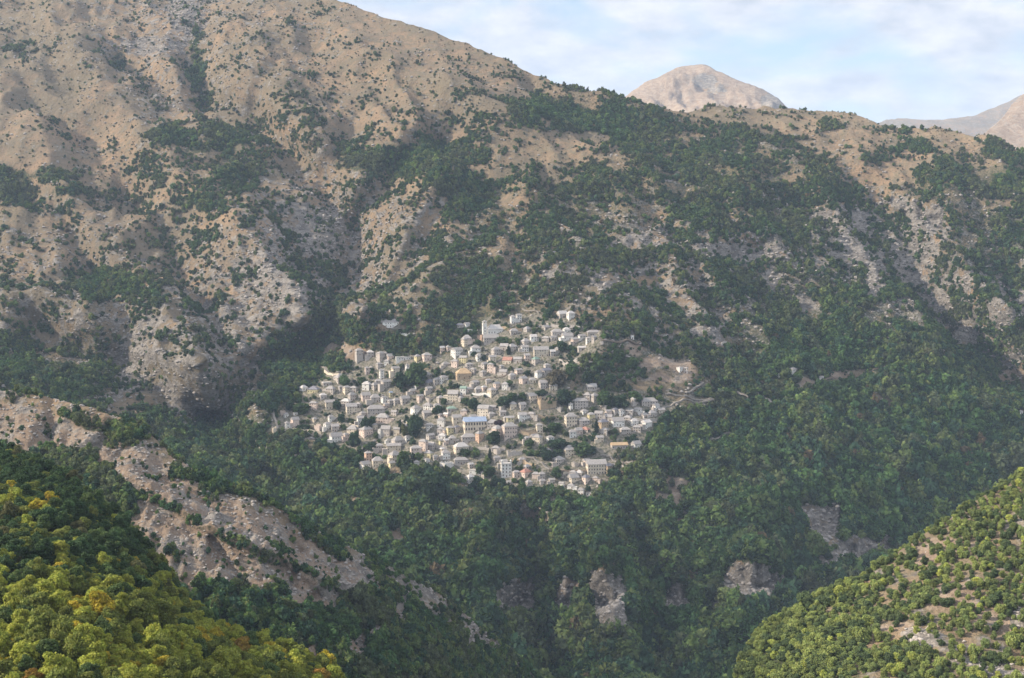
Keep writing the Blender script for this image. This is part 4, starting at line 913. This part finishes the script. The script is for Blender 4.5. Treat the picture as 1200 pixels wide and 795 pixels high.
shell = house(641, 481, 22, 15, 't', 'n', R(18), 'ruin', 'ruin', 'large roofless stone shell of three storeys with dark openings', cols=4, floors=3, win=(1.5, 2.2), group=None)
crm = house(540, 536, 18, 11, 'c', 'h', R(22), 'town_house', 'house', 'broad pale cream house with hipped roof on a white terrace wall', cols=5, floors=2, group=None, framed=True)
barn = house(543, 446, 19, 7, 't', 't', R(12), 'barn', 'barn', 'wide tan barn with ochre roof beneath the cream hillside houses', cols=3, floors=1, group=None, dep=.7)
# church: nave and bell tower
nave = house(580, 395, 22, 7, 'w', 'h', R(16), 'church', 'church', 'pale church with long nave and white bell tower at the top of the village', cols=6, floors=1, dep=.5, win=(.9, 2.0), group=None, chim=False)
def turret(par, x, y, z0, z1, s, wc, arch=True):
    bm = bmesh.new(); box(bm, x - s/2, x + s/2, y - s/2, y + s/2, z0, z1); box(bm, x - s/2 - .25, x + s/2 + .25, y - s/2 - .25, y + s/2 + .25, z1 + .003, z1 + .4)
    z2 = z1 + .403; q = s * .36
    for ux, uy in ((-1, -1), (1, -1), (1, 1), (-1, 1)): box(bm, x + ux * q - .4, x + ux * q + .4, y + uy * q - .4, y + uy * q + .4, z2, z2 + 2.4)
    box(bm, x - s/2 - .15, x + s/2 + .15, y - s/2 - .15, y + s/2 + .15, z2 + 2.403, z2 + 2.8)
    t = link('bell_tower', tomesh(bm, 'bell_tower', WM[wc]), par)
    bm = bmesh.new(); bmesh.ops.create_cone(bm, segments=8, radius1=s * .62, radius2=.05, depth=1.8, cap_ends=True, matrix=Matrix.Translation((x, y, z2 + 3.71)))
    link('roof', tomesh(bm, 'spire', RM['s']), t)
    for k_ in range(3): window(t, x, y - s / 2 - .03, z0 + 3 + k_ * 4.0, 0, 1.0, 1.8, True) if z0 + 6 + k_ * 4.0 < z1 else None
    window(t, x - s / 2 - .03, y, z1 - 3.2, R(-90), 1.0, 1.8, True)
    return t
W, D, H = nave['_w'], nave['_d'], nave['_h']
turret(nave, -W / 2 - 3.2, -1.0, -3, 14.5, 5.2, 'w')
tw = house(593, 561, 13, 17, 'w', 'f', R(8), 'tower_house', 'house', 'tall white tower house with two small roof turrets at the foot of the village', cols=3, floors=4, win=(1.1, 1.8), group=None, framed=True)
W, D, H = tw['_w'], tw['_d'], tw['_h']
for sx_ in (-1, 1):
    bm = bmesh.new(); X = sx_ * (W / 2 - .9); box(bm, X - .8, X + .8, -D / 2 + .3, -D / 2 + 1.9, H + .354, H + 3.6); bmesh.ops.create_cone(bm, segments=4, radius1=1.3, radius2=.05, depth=1.6, cap_ends=True, matrix=Matrix.Translation((X, -D / 2 + 1.1, H + 4.42)))
    link('turret', tomesh(bm, 'turret', WM['w']), tw)
hall_lab = {(457, 387): 'long white flat roofed hall with veranda alone on the upper left knoll', (797, 438): 'bright white domed house alone on the right slope', (529, 485): 'small green roofed hut behind the blue roofed school', (431, 541): 'peach house with grey roof above the ravine, tall and narrow',
            (367, 482): 'pink stone house at the left end of the village', (726, 527): 'low barn with broad ochre roof beyond the mansion', (686, 508): 'low red roofed shed below the three storey cream house', (616, 561): 'low pinkish house with faded red roof at the foot of the village',
            (595, 428): 'low cream house with red roof below the church', (930, 440): 'white cottage among the trees far out on the right slope', (963, 447): 'tiny white hut at the start of the right hand track', (1197, 486): 'tiny white hut at the far right edge',
            (914, 443): 'low white shed left of the far out cottage', (458, 466): 'tiny yellow hut with blue roof in the upper left lanes', (747-204, 464): 'pale narrow house with green roof above the school gardens', (628, 429): 'grey house with green roof left of the brownish walnut tree', (367, 462): 'low pale yellow house with dark roof at the upper left end'}
random.seed(21)
for (x, y, wd, h, wc, rc) in HL:
    lab = hall_lab.get((int(x), int(y))); th = R(10) if wd >= 17 else None
    house(x, y, wd, h, wc, rc, th, 'ruin' if rc == 'n' else 'house', 'ruin' if rc == 'n' else 'house', lab, dep=.45 if wd >= 17 else None)

# ------------------------------------------------------------------ garden and road walls, lanes
def drape(line, step=2.0, sheet=SA):
    pts = [hit(a, b, (sheet,)) for a, b in line]; out = []
    for p, q in zip(pts[:-1], pts[1:]):
        n = max(1, int((q - p).xy.length / step))
        for i in range(n):
            r_ = p.lerp(q, i / n); z = ground_z(sheet, r_.x, r_.y); out.append(Vector((r_.x, r_.y, z if z is not None else r_.z)))
    out.append(pts[-1]); return out
def strip(name, line, wd, mat, up=.22, sheet=SA):
    P = drape(line, 2.5, sheet); V = []; F = []
    for i, p in enumerate(P):
        d = (P[min(i + 1, len(P) - 1)] - P[max(i - 1, 0)]); d.z = 0; d.normalize(); nrm = Vector((-d.y, d.x, 0))
        zs = []
        for s_ in (-1, 1):
            q = p + nrm * s_ * wd / 2; g = ground_z(sheet, q.x, q.y); zs.append(g if g is not None else p.z)
        z = max(zs[0], zs[1], p.z) + up
        for s_ in (-1, 1): q = p + nrm * s_ * wd / 2; V += [(q.x, q.y, z), (q.x, q.y, z - 1.8)]
    for i in range(len(P) - 1):
        a = 4 * i; b = a + 4
        F += [(a, b, b + 2, a + 2), (a + 1, b + 1, b, a), (a + 2, b + 2, b + 3, a + 3)]
    me = mesh_np(name, V, F, False); me.materials.append(mat); o = link(name, me); return o
M_ROAD = wallmat('pale_road', (.30, .275, .245)); M_TRACK = wallmat('earth_track', (.26, .21, .165))
for ln, wd, mt in (([(779, 463), (800, 464), (822, 469), (840, 470)], 5, M_ROAD), ([(775, 478), (790, 473), (812, 471), (838, 470)], 4, M_ROAD), ([(803, 462), (815, 455), (824, 449)], 5, M_ROAD), ([(864, 460), (870, 463), (877, 467)], 7, M_ROAD), ([(887, 462), (896, 464), (904, 473)], 5, M_ROAD),
                   ([(824, 518), (834, 515), (845, 512), (856, 508)], 5, M_ROAD), ([(963, 447), (975, 443), (1000, 441), (1020, 436), (1040, 430)], 3.5, M_TRACK), ([(62, 420), (80, 420), (96, 422)], 3, M_TRACK), ([(318, 479), (321, 490), (326, 503)], 4, M_ROAD),
                   ([(612, 535), (626, 538), (638, 546), (644, 551)], 4, M_ROAD), ([(704, 533), (716, 537), (730, 543), (742, 542)], 4, M_ROAD), ([(705, 401), (722, 402), (740, 402), (750, 401)], 6, M_TRACK), ([(612, 362), (622, 365), (632, 367)], 4, M_ROAD), ([(377, 431), (384, 437), (394, 441), (405, 441)], 6, M_ROAD),
                   ([(520, 455), (500, 459), (480, 462), (460, 464)], 3, M_TRACK), ([(560, 466), (540, 464), (520, 470), (505, 480)], 3, M_ROAD), ([(560, 420), (572, 414), (590, 420), (610, 424)], 3, M_ROAD), ([(620, 465), (600, 463), (585, 462)], 3, M_ROAD), ([(545, 447), (575, 443), (610, 438)], 3, M_TRACK),
                   ([(644, 551), (660, 553), (690, 554)], 6, M_TRACK), ([(0, 556), (0, 556.5)], 3, M_TRACK)):
    if ln[0][0] == 0: continue
    tag(strip('road', ln, wd * .68, mt), kind='structure')
WL = [([(380, 436), (390, 441), (404, 443)], 'c', 'cream road wall on the upper left approach'), ([(330, 506), (345, 505), (360, 507), (376, 509)], 'c', 'long cream wall at the left end of the village'), ([(466, 391), (473, 393), (480, 393)], 'w', 'pale terrace wall beside the long flat roofed hall'),
      ([(484, 431), (495, 433), (506, 432)], 't', 'tan terrace wall under the pinkish house'), ([(553, 463), (565, 463), (575, 465)], 'w', 'white garden wall above the school trees'), ([(530, 553), (542, 554), (556, 552)], 'c', 'cream terrace wall under the broad pale house'), ([(622, 489), (638, 492), (652, 490)], 't', 'wide tan platform wall under the stone shell'),
      ([(608, 509), (620, 511), (630, 509)], 't', 'tan terrace wall right of the big pinkish block'), ([(418, 560), (435, 561), (450, 566), (462, 570)], 'g', 'grey stone wall below the peach house, running down right'), ([(660, 556), (672, 554), (686, 555)], 'c', 'cream forecourt wall left of the mansion'), ([(598, 468), (625, 467), (648, 466)], 'g', 'grey garden wall above the stone shell'),
      ([(560, 430), (572, 431), (590, 434)], 'g', 'grey terrace wall below the church houses'), ([(700, 544), (716, 547), (732, 551)], 'g', 'grey terrace wall behind the mansion'), ([(640, 578), (665, 580), (690, 584)], 'g', 'grey stone wall lowest below the mansion'), ([(545, 389), (560, 389)], 'w', 'short white wall left of the church'),
      ([(583, 386), (596, 388), (612, 388)], 't', 'tan bank wall right of the church'), ([(640, 382), (660, 384), (680, 386)], 'g', 'grey wall in the upper right gardens'), ([(600, 541), (615, 543), (628, 548)], 't', 'tan lane wall right of the tower house'), ([(420, 466), (440, 467), (456, 468)], 'g', 'grey wall between the upper left lanes'),
      ([(470, 446), (485, 447), (498, 450)], 'g', 'grey wall by the dark trees on the upper left'), ([(655, 424), (675, 425), (700, 430)], 'g', 'grey wall right of the brownish walnut tree'), ([(736, 491), (752, 494), (770, 494)], 'g', 'grey wall among the right end houses'), ([(560, 527), (575, 528), (592, 528)], 'g', 'grey terrace wall below the big pinkish block'), ([(500, 520), (512, 525), (524, 526)], 'g', 'grey stone wall left of the school terraces'),
      ([(395, 498), (410, 499), (420, 502)], 'c', 'cream wall among the left end houses'), ([(845, 405), (852, 404)], 'g', 'short grey wall by the pale scree'), ([(470, 495), (478, 497), (495, 497)], 'g', 'grey lane wall left of the green roofed hut'), ([(515, 586), (530, 590)], 'g', 'short grey wall below the huge dark tree')]
for ln, mc, lab in WL:
    P = drape(ln, 2.5); bm = bmesh.new(); hgt = random.uniform(2.4, 4.0)
    prev = None
    for i, p in enumerate(P):
        d = (P[min(i + 1, len(P) - 1)] - P[max(i - 1, 0)]); d.z = 0; d.normalize(); nr = Vector((-d.y, d.x, 0)) * .35; h_ = hgt + random.uniform(-.25, .25)
        ring = [bm.verts.new(q - P[0]) for q in (p - nr - Vector((0, 0, 2)), p + nr - Vector((0, 0, 2)), p + nr + Vector((0, 0, h_)), p - nr + Vector((0, 0, h_)))]
        if prev: [bm.faces.new((prev[a], prev[(a + 1) % 4], ring[(a + 1) % 4], ring[a])) for a in range(4)]
        else: bm.faces.new(ring)
        prev = ring
    bm.faces.new(prev[::-1]); o = link('stone_wall', tomesh(bm, 'stone_wall', WM[mc])); o.location = P[0]; tag(o, lab, 'wall', 'terrace and lane walls of the village')

# ------------------------------------------------------------------ single trees
def species(n, seed, tall, nleaf, ls, nl, hb, core=.7, squash=1.0):
    out = []
    for i in range(n):
        rs = np.random.default_rng(seed + i); c = crown_mesh('crown', seed + i, mklobes(rs, nl, 1.0, .42, 1.45 * tall), nleaf, ls, M_LEAF, core, 2)
        out.append((c, trunk_mesh('trunk', seed + i, 1.45 * tall, .085, .5)))
    return out
NEAR = species(8, 300, 1.2, 5200, .068, 26, .5, .5); VIL = species(5, 340, 1.05, 1100, .14, 13, .5, .6); CYP = []
for i in range(2):
    rs = np.random.default_rng(380 + i); CYP.append((crown_mesh('crown', 380 + i, [(0, 0, z, .9 * (1 - abs(z - 2.0) / 5.2)) for z in np.linspace(.8, 5.6, 9)], 700, .2, M_LEAF, .8, 1, 1.3), trunk_mesh('trunk', 380 + i, 4.5, .12, .8)))
SHR = []
for i in range(5):
    rs = np.random.default_rng(400 + i); SHR.append((crown_mesh('crown', 400 + i, mklobes(rs, 9, 1.0, .12, 1.35), 2600, .10, M_LEAF, .7, 2), trunk_mesh('trunk', 400 + i, .9, .07, .3)))
def tree(name, proto, p, s, tint, rz=None):
    root = empty(name, p, random.random() * 6.28 if rz is None else rz); root.scale = s if hasattr(s, '__len__') else (s, s, s)
    root['_s'] = float(root.scale[0])
    c = link('crown', proto[0], root); t = link('trunk', proto[1], root); v = random.uniform(.85, 1.18)
    c.color = (tint[0] * v, tint[1] * v, tint[2] * v, 1); return root
TC = {'dk': ((.035, .07, .032), 'dark green'), 'g': ((.065, .115, .04), 'green'), 'ol': ((.11, .125, .04), 'olive'), 'br': ((.15, .135, .085), 'brownish'), 'li': ((.13, .18, .05), 'light green'), 'cy': ((.028, .055, .03), 'dark'), 'rd': ((.06, .03, .04), 'dark red')}
for (a, b, c, d, e), (p, *_r) in zip(VTL, VT_POS):
    if p is None: continue
    k = p.y / FPX
    if e == 'cy': o = tree('cypress', random.choice(CYP), p, (c * k / 1.7, c * k / 1.7, d * k / 6.3), TC[e][0]); st = ('tall ' if d >= 16 else 'small ') + 'dark narrow cypress'
    else:
        s = c * k / 2.15; o = tree('tree', random.choice(VIL), p - Vector((0, 0, s * .3)), (s, s, d * k / 2.0), TC[e][0])
        st = ('huge ' if c > 34 else 'large ' if c >= 22 else 'small ' if c < 13 else '') + TC[e][1] + (' round' if c < d * 1.2 else ' spreading') + ' tree'
    lab = 'huge dark green round tree on the slope below the village' if (a, b) == (510, 592) else 'large brownish walnut tree right of the roofless stone shell' if e == 'br' else unique_label(st, a, b - d / 2)
    tag(o, lab, 'cypress' if e == 'cy' else 'tree', 'trees among the village houses')

def dart(P, rmin, order=None):
    cell = rmin; G = {}; out = []
    for i in (order if order is not None else range(len(P))):
        x, y = P[i][0], P[i][1]; cx, cy = int(x // cell), int(y // cell); ok = True
        for a in (-1, 0, 1):
            for b in (-1, 0, 1):
                for j in G.get((cx + a, cy + b), ()):
                    if (P[j][0] - x) ** 2 + (P[j][1] - y) ** 2 < rmin * rmin: ok = False; break
                if not ok: break
            if not ok: break
        if ok: G.setdefault((cx, cy), []).append(i); out.append(i)
    return out
# foreground wood, lower left: the nearest ones as single trees
P, cv, qx, qy = sample(SCs, coverC, .6, (-280, 500), (440, 1000))
keep = dart(P, 4.1); P, qx, qy = P[keep], qx[keep], qy[keep]
def near_tint(x, y, q):
    low = float(sstep(640, 715, y - .10 * max(x - 60, 0)))  # sun low down and shade higher up are partly put into the leaf colours
    if x < 70 and 580 < y < 640: low = max(low, .3)  # brighter leaves painted in where a patch of sun falls
    if q < .012 * low: return (.26, .17, .035), 'orange brown'
    if q < .11 * low: return (.40, .33, .035), 'golden yellow'
    if q < .55 * low + .04: return (.27, .30, .05), 'yellow green'
    if q < .78 * low + .14: return (.15, .18, .04), 'olive green'
    if q < .88 * low + .25: return (.08, .125, .04), 'leafy green'
    if q < .96: return (.045, .085, .032), 'dark green'
    return (.12, .125, .05), 'dull olive'
dist = np.linalg.norm(P, axis=1); inview = (qx > -25) & (qx < 425) & (qy < 822)
order = np.argsort(dist); single = [i for i in order if inview[i]][:215]; sset = set(single)
random.seed(5); rows = {}
for i in single:
    s = random.uniform(1.9, 3.4) * (1.35 if random.random() < .2 else 1); tint, word = near_tint(qx[i], qy[i], random.random())
    o = tree('broadleaf_tree', random.choice(NEAR), Vector(P[i]) - Vector((0, 0, s * .2)), (s * random.uniform(.9, 1.1), s * random.uniform(.9, 1.1), s * random.uniform(.85, 1.25)), tint)
    x, y = proj(P[i][0], P[i][1], P[i][2] + s * 1.2); rows.setdefault(int((812 - y) // 18), []).append((x, o, word, s))
def row_labels(rows, place, kinds, cat, group, rowname):
    for n_, (rk, L) in enumerate(sorted(rows.items())):
        L.sort(key=lambda t: t[0])
        for i, (x, o, word, s) in enumerate(L):
            st = kinds(s)
            tag(o, '%s %s, %s from left in the %s %s' % (word, st, ordw(i), 'lowest' if n_ == 0 else ordw(n_) , place), cat, group)
row_labels(rows, 'row of the near wood', lambda s: 'big tree' if s > 3.4 else 'tree', 'tree', 'trees of the near wood on the lower left', None)
rest = [i for i in range(len(P)) if i not in sset and P[i][1] > 120]
NEARP = bpy.data.collections.new('near_wood_kinds')
for i in range(5):
    rs = np.random.default_rng(500 + i); me = crown_mesh('crown', 500 + i, mklobes(rs, 16, 1.0, .3, 1.7), 2600, .09, M_LEAFI, .5, 2); NEARP.objects.link(bpy.data.objects.new('near_kind_%s' % 'abcde'[i], me))
NG_N = scatter_group('scatter_near_trees', NEARP)
s = rng.uniform(1.7, 3.4, len(rest)); tn = np.array([near_tint(qx[i], qy[i], random.random())[0] for i in rest]) * rng.uniform(.8, 1.15, (len(rest), 1)); Pr = P[rest].copy(); Pr[:, 2] -= s * .2
instancer('near_wood', Pr, np.stack([s, s * rng.uniform(.9, 1.1, len(s)), s * rng.uniform(.85, 1.2, len(s))], 1), tn, NG_N, 5)
# undergrowth of the near wood
P2, cv, ux, uy = sample(SCs, coverC, .22, (-280, 500), (440, 1000)); s = rng.uniform(.8, 1.9, len(P2))
tn = np.array([near_tint(a, b, random.random())[0] for a, b in zip(ux, uy)]) * .9
instancer('undergrowth', P2 - np.c_[0 * s, 0 * s, s * .3], np.stack([s, s, s * .9], 1), tn, NG_N, 5)

# sunlit hill, lower right
P, (v, r, s_, t), qx, qy = sample(SD, coverD, 1.2, (780, 1480), (430, 1000))
f = fbm(P[:, 0], P[:, 1], P[:, 2], 16, 3, 66); k = rng.random(len(P)) < canopy_prob(v, f) * .9 + .02
P, qx, qy, v = P[k], qx[k], qy[k], v[k]
keep = dart(P, 2.7); P, qx, qy, v = P[keep], qx[keep], qy[keep], v[keep]
dist = np.linalg.norm(P, axis=1); inview = (qx > 855) & (qx < 1210) & (qy < 805)
# the largest crowns stand alone as things
size = rng.uniform(1.5, 2.7, len(P)) * (.8 + .3 * v); size[rng.random(len(P)) < .1] *= 1.35
order = np.argsort(-size / dist); single = [i for i in order if inview[i]][:200]; sset = set(single); rows = {}
def hill_tint(q, x):
    if q < .07: return (.32, .37, .09), 'yellow green'
    if q < .35 + .25 * (x < 960): return (.225, .275, .085), 'light green'
    if q < .75: return (.15, .195, .07), 'green'
    return (.085, .125, .055), 'dark green'
for i in single:
    s = size[i]; tint, word = hill_tint(random.random(), qx[i])
    o = tree('shrub', random.choice(SHR), Vector(P[i]) - Vector((0, 0, s * .15)), (s, s * random.uniform(.85, 1.15), s * random.uniform(.85, 1.25)), tint)
    x, y = proj(P[i][0], P[i][1], P[i][2] + s * .7); rows.setdefault(int((800 - y) // 19), []).append((x, o, word, s))
row_labels(rows, 'row up the right hill', lambda s: 'big shrub' if s > 2.6 else 'shrub', 'shrub', 'shrubs on the sunlit right hill', None)
rest = [i for i in range(len(P)) if i not in sset]; s = size[rest]; Pr = P[rest].copy(); Pr[:, 2] -= s * .35
tn = np.array([hill_tint(random.random(), qx[i])[0] for i in rest]) * rng.uniform(.8, 1.2, (len(rest), 1))
instancer('hill_scrub', Pr, np.stack([s, s * rng.uniform(.85, 1.15, len(s)), s * rng.uniform(.8, 1.2, len(s))], 1), tn, NG_N, 5)
# loose stones on the bare patches of the hill and of the eroded ridge
P, (v, r, s_, t), qx, qy = sample(SD, coverD, .5, (840, 1230), (520, 830)); k = rng.random(len(P)) < np.clip((r - .3) * .8, .004, .5); P = P[k]; rad = .2 + .8 * rng.random(len(P)) ** 3
instancer('stones', P, np.stack([rad * 1.3, rad, rad], 1), np.ones((len(P), 3)), NG_R, 3)
for o in bpy.data.objects:
    for k_ in ('_w', '_d', '_h', '_s'):
        if k_ in o: del o[k_]
# coloured ground cover on far bare land needs nothing more; report
print('objects', len(SC.objects))
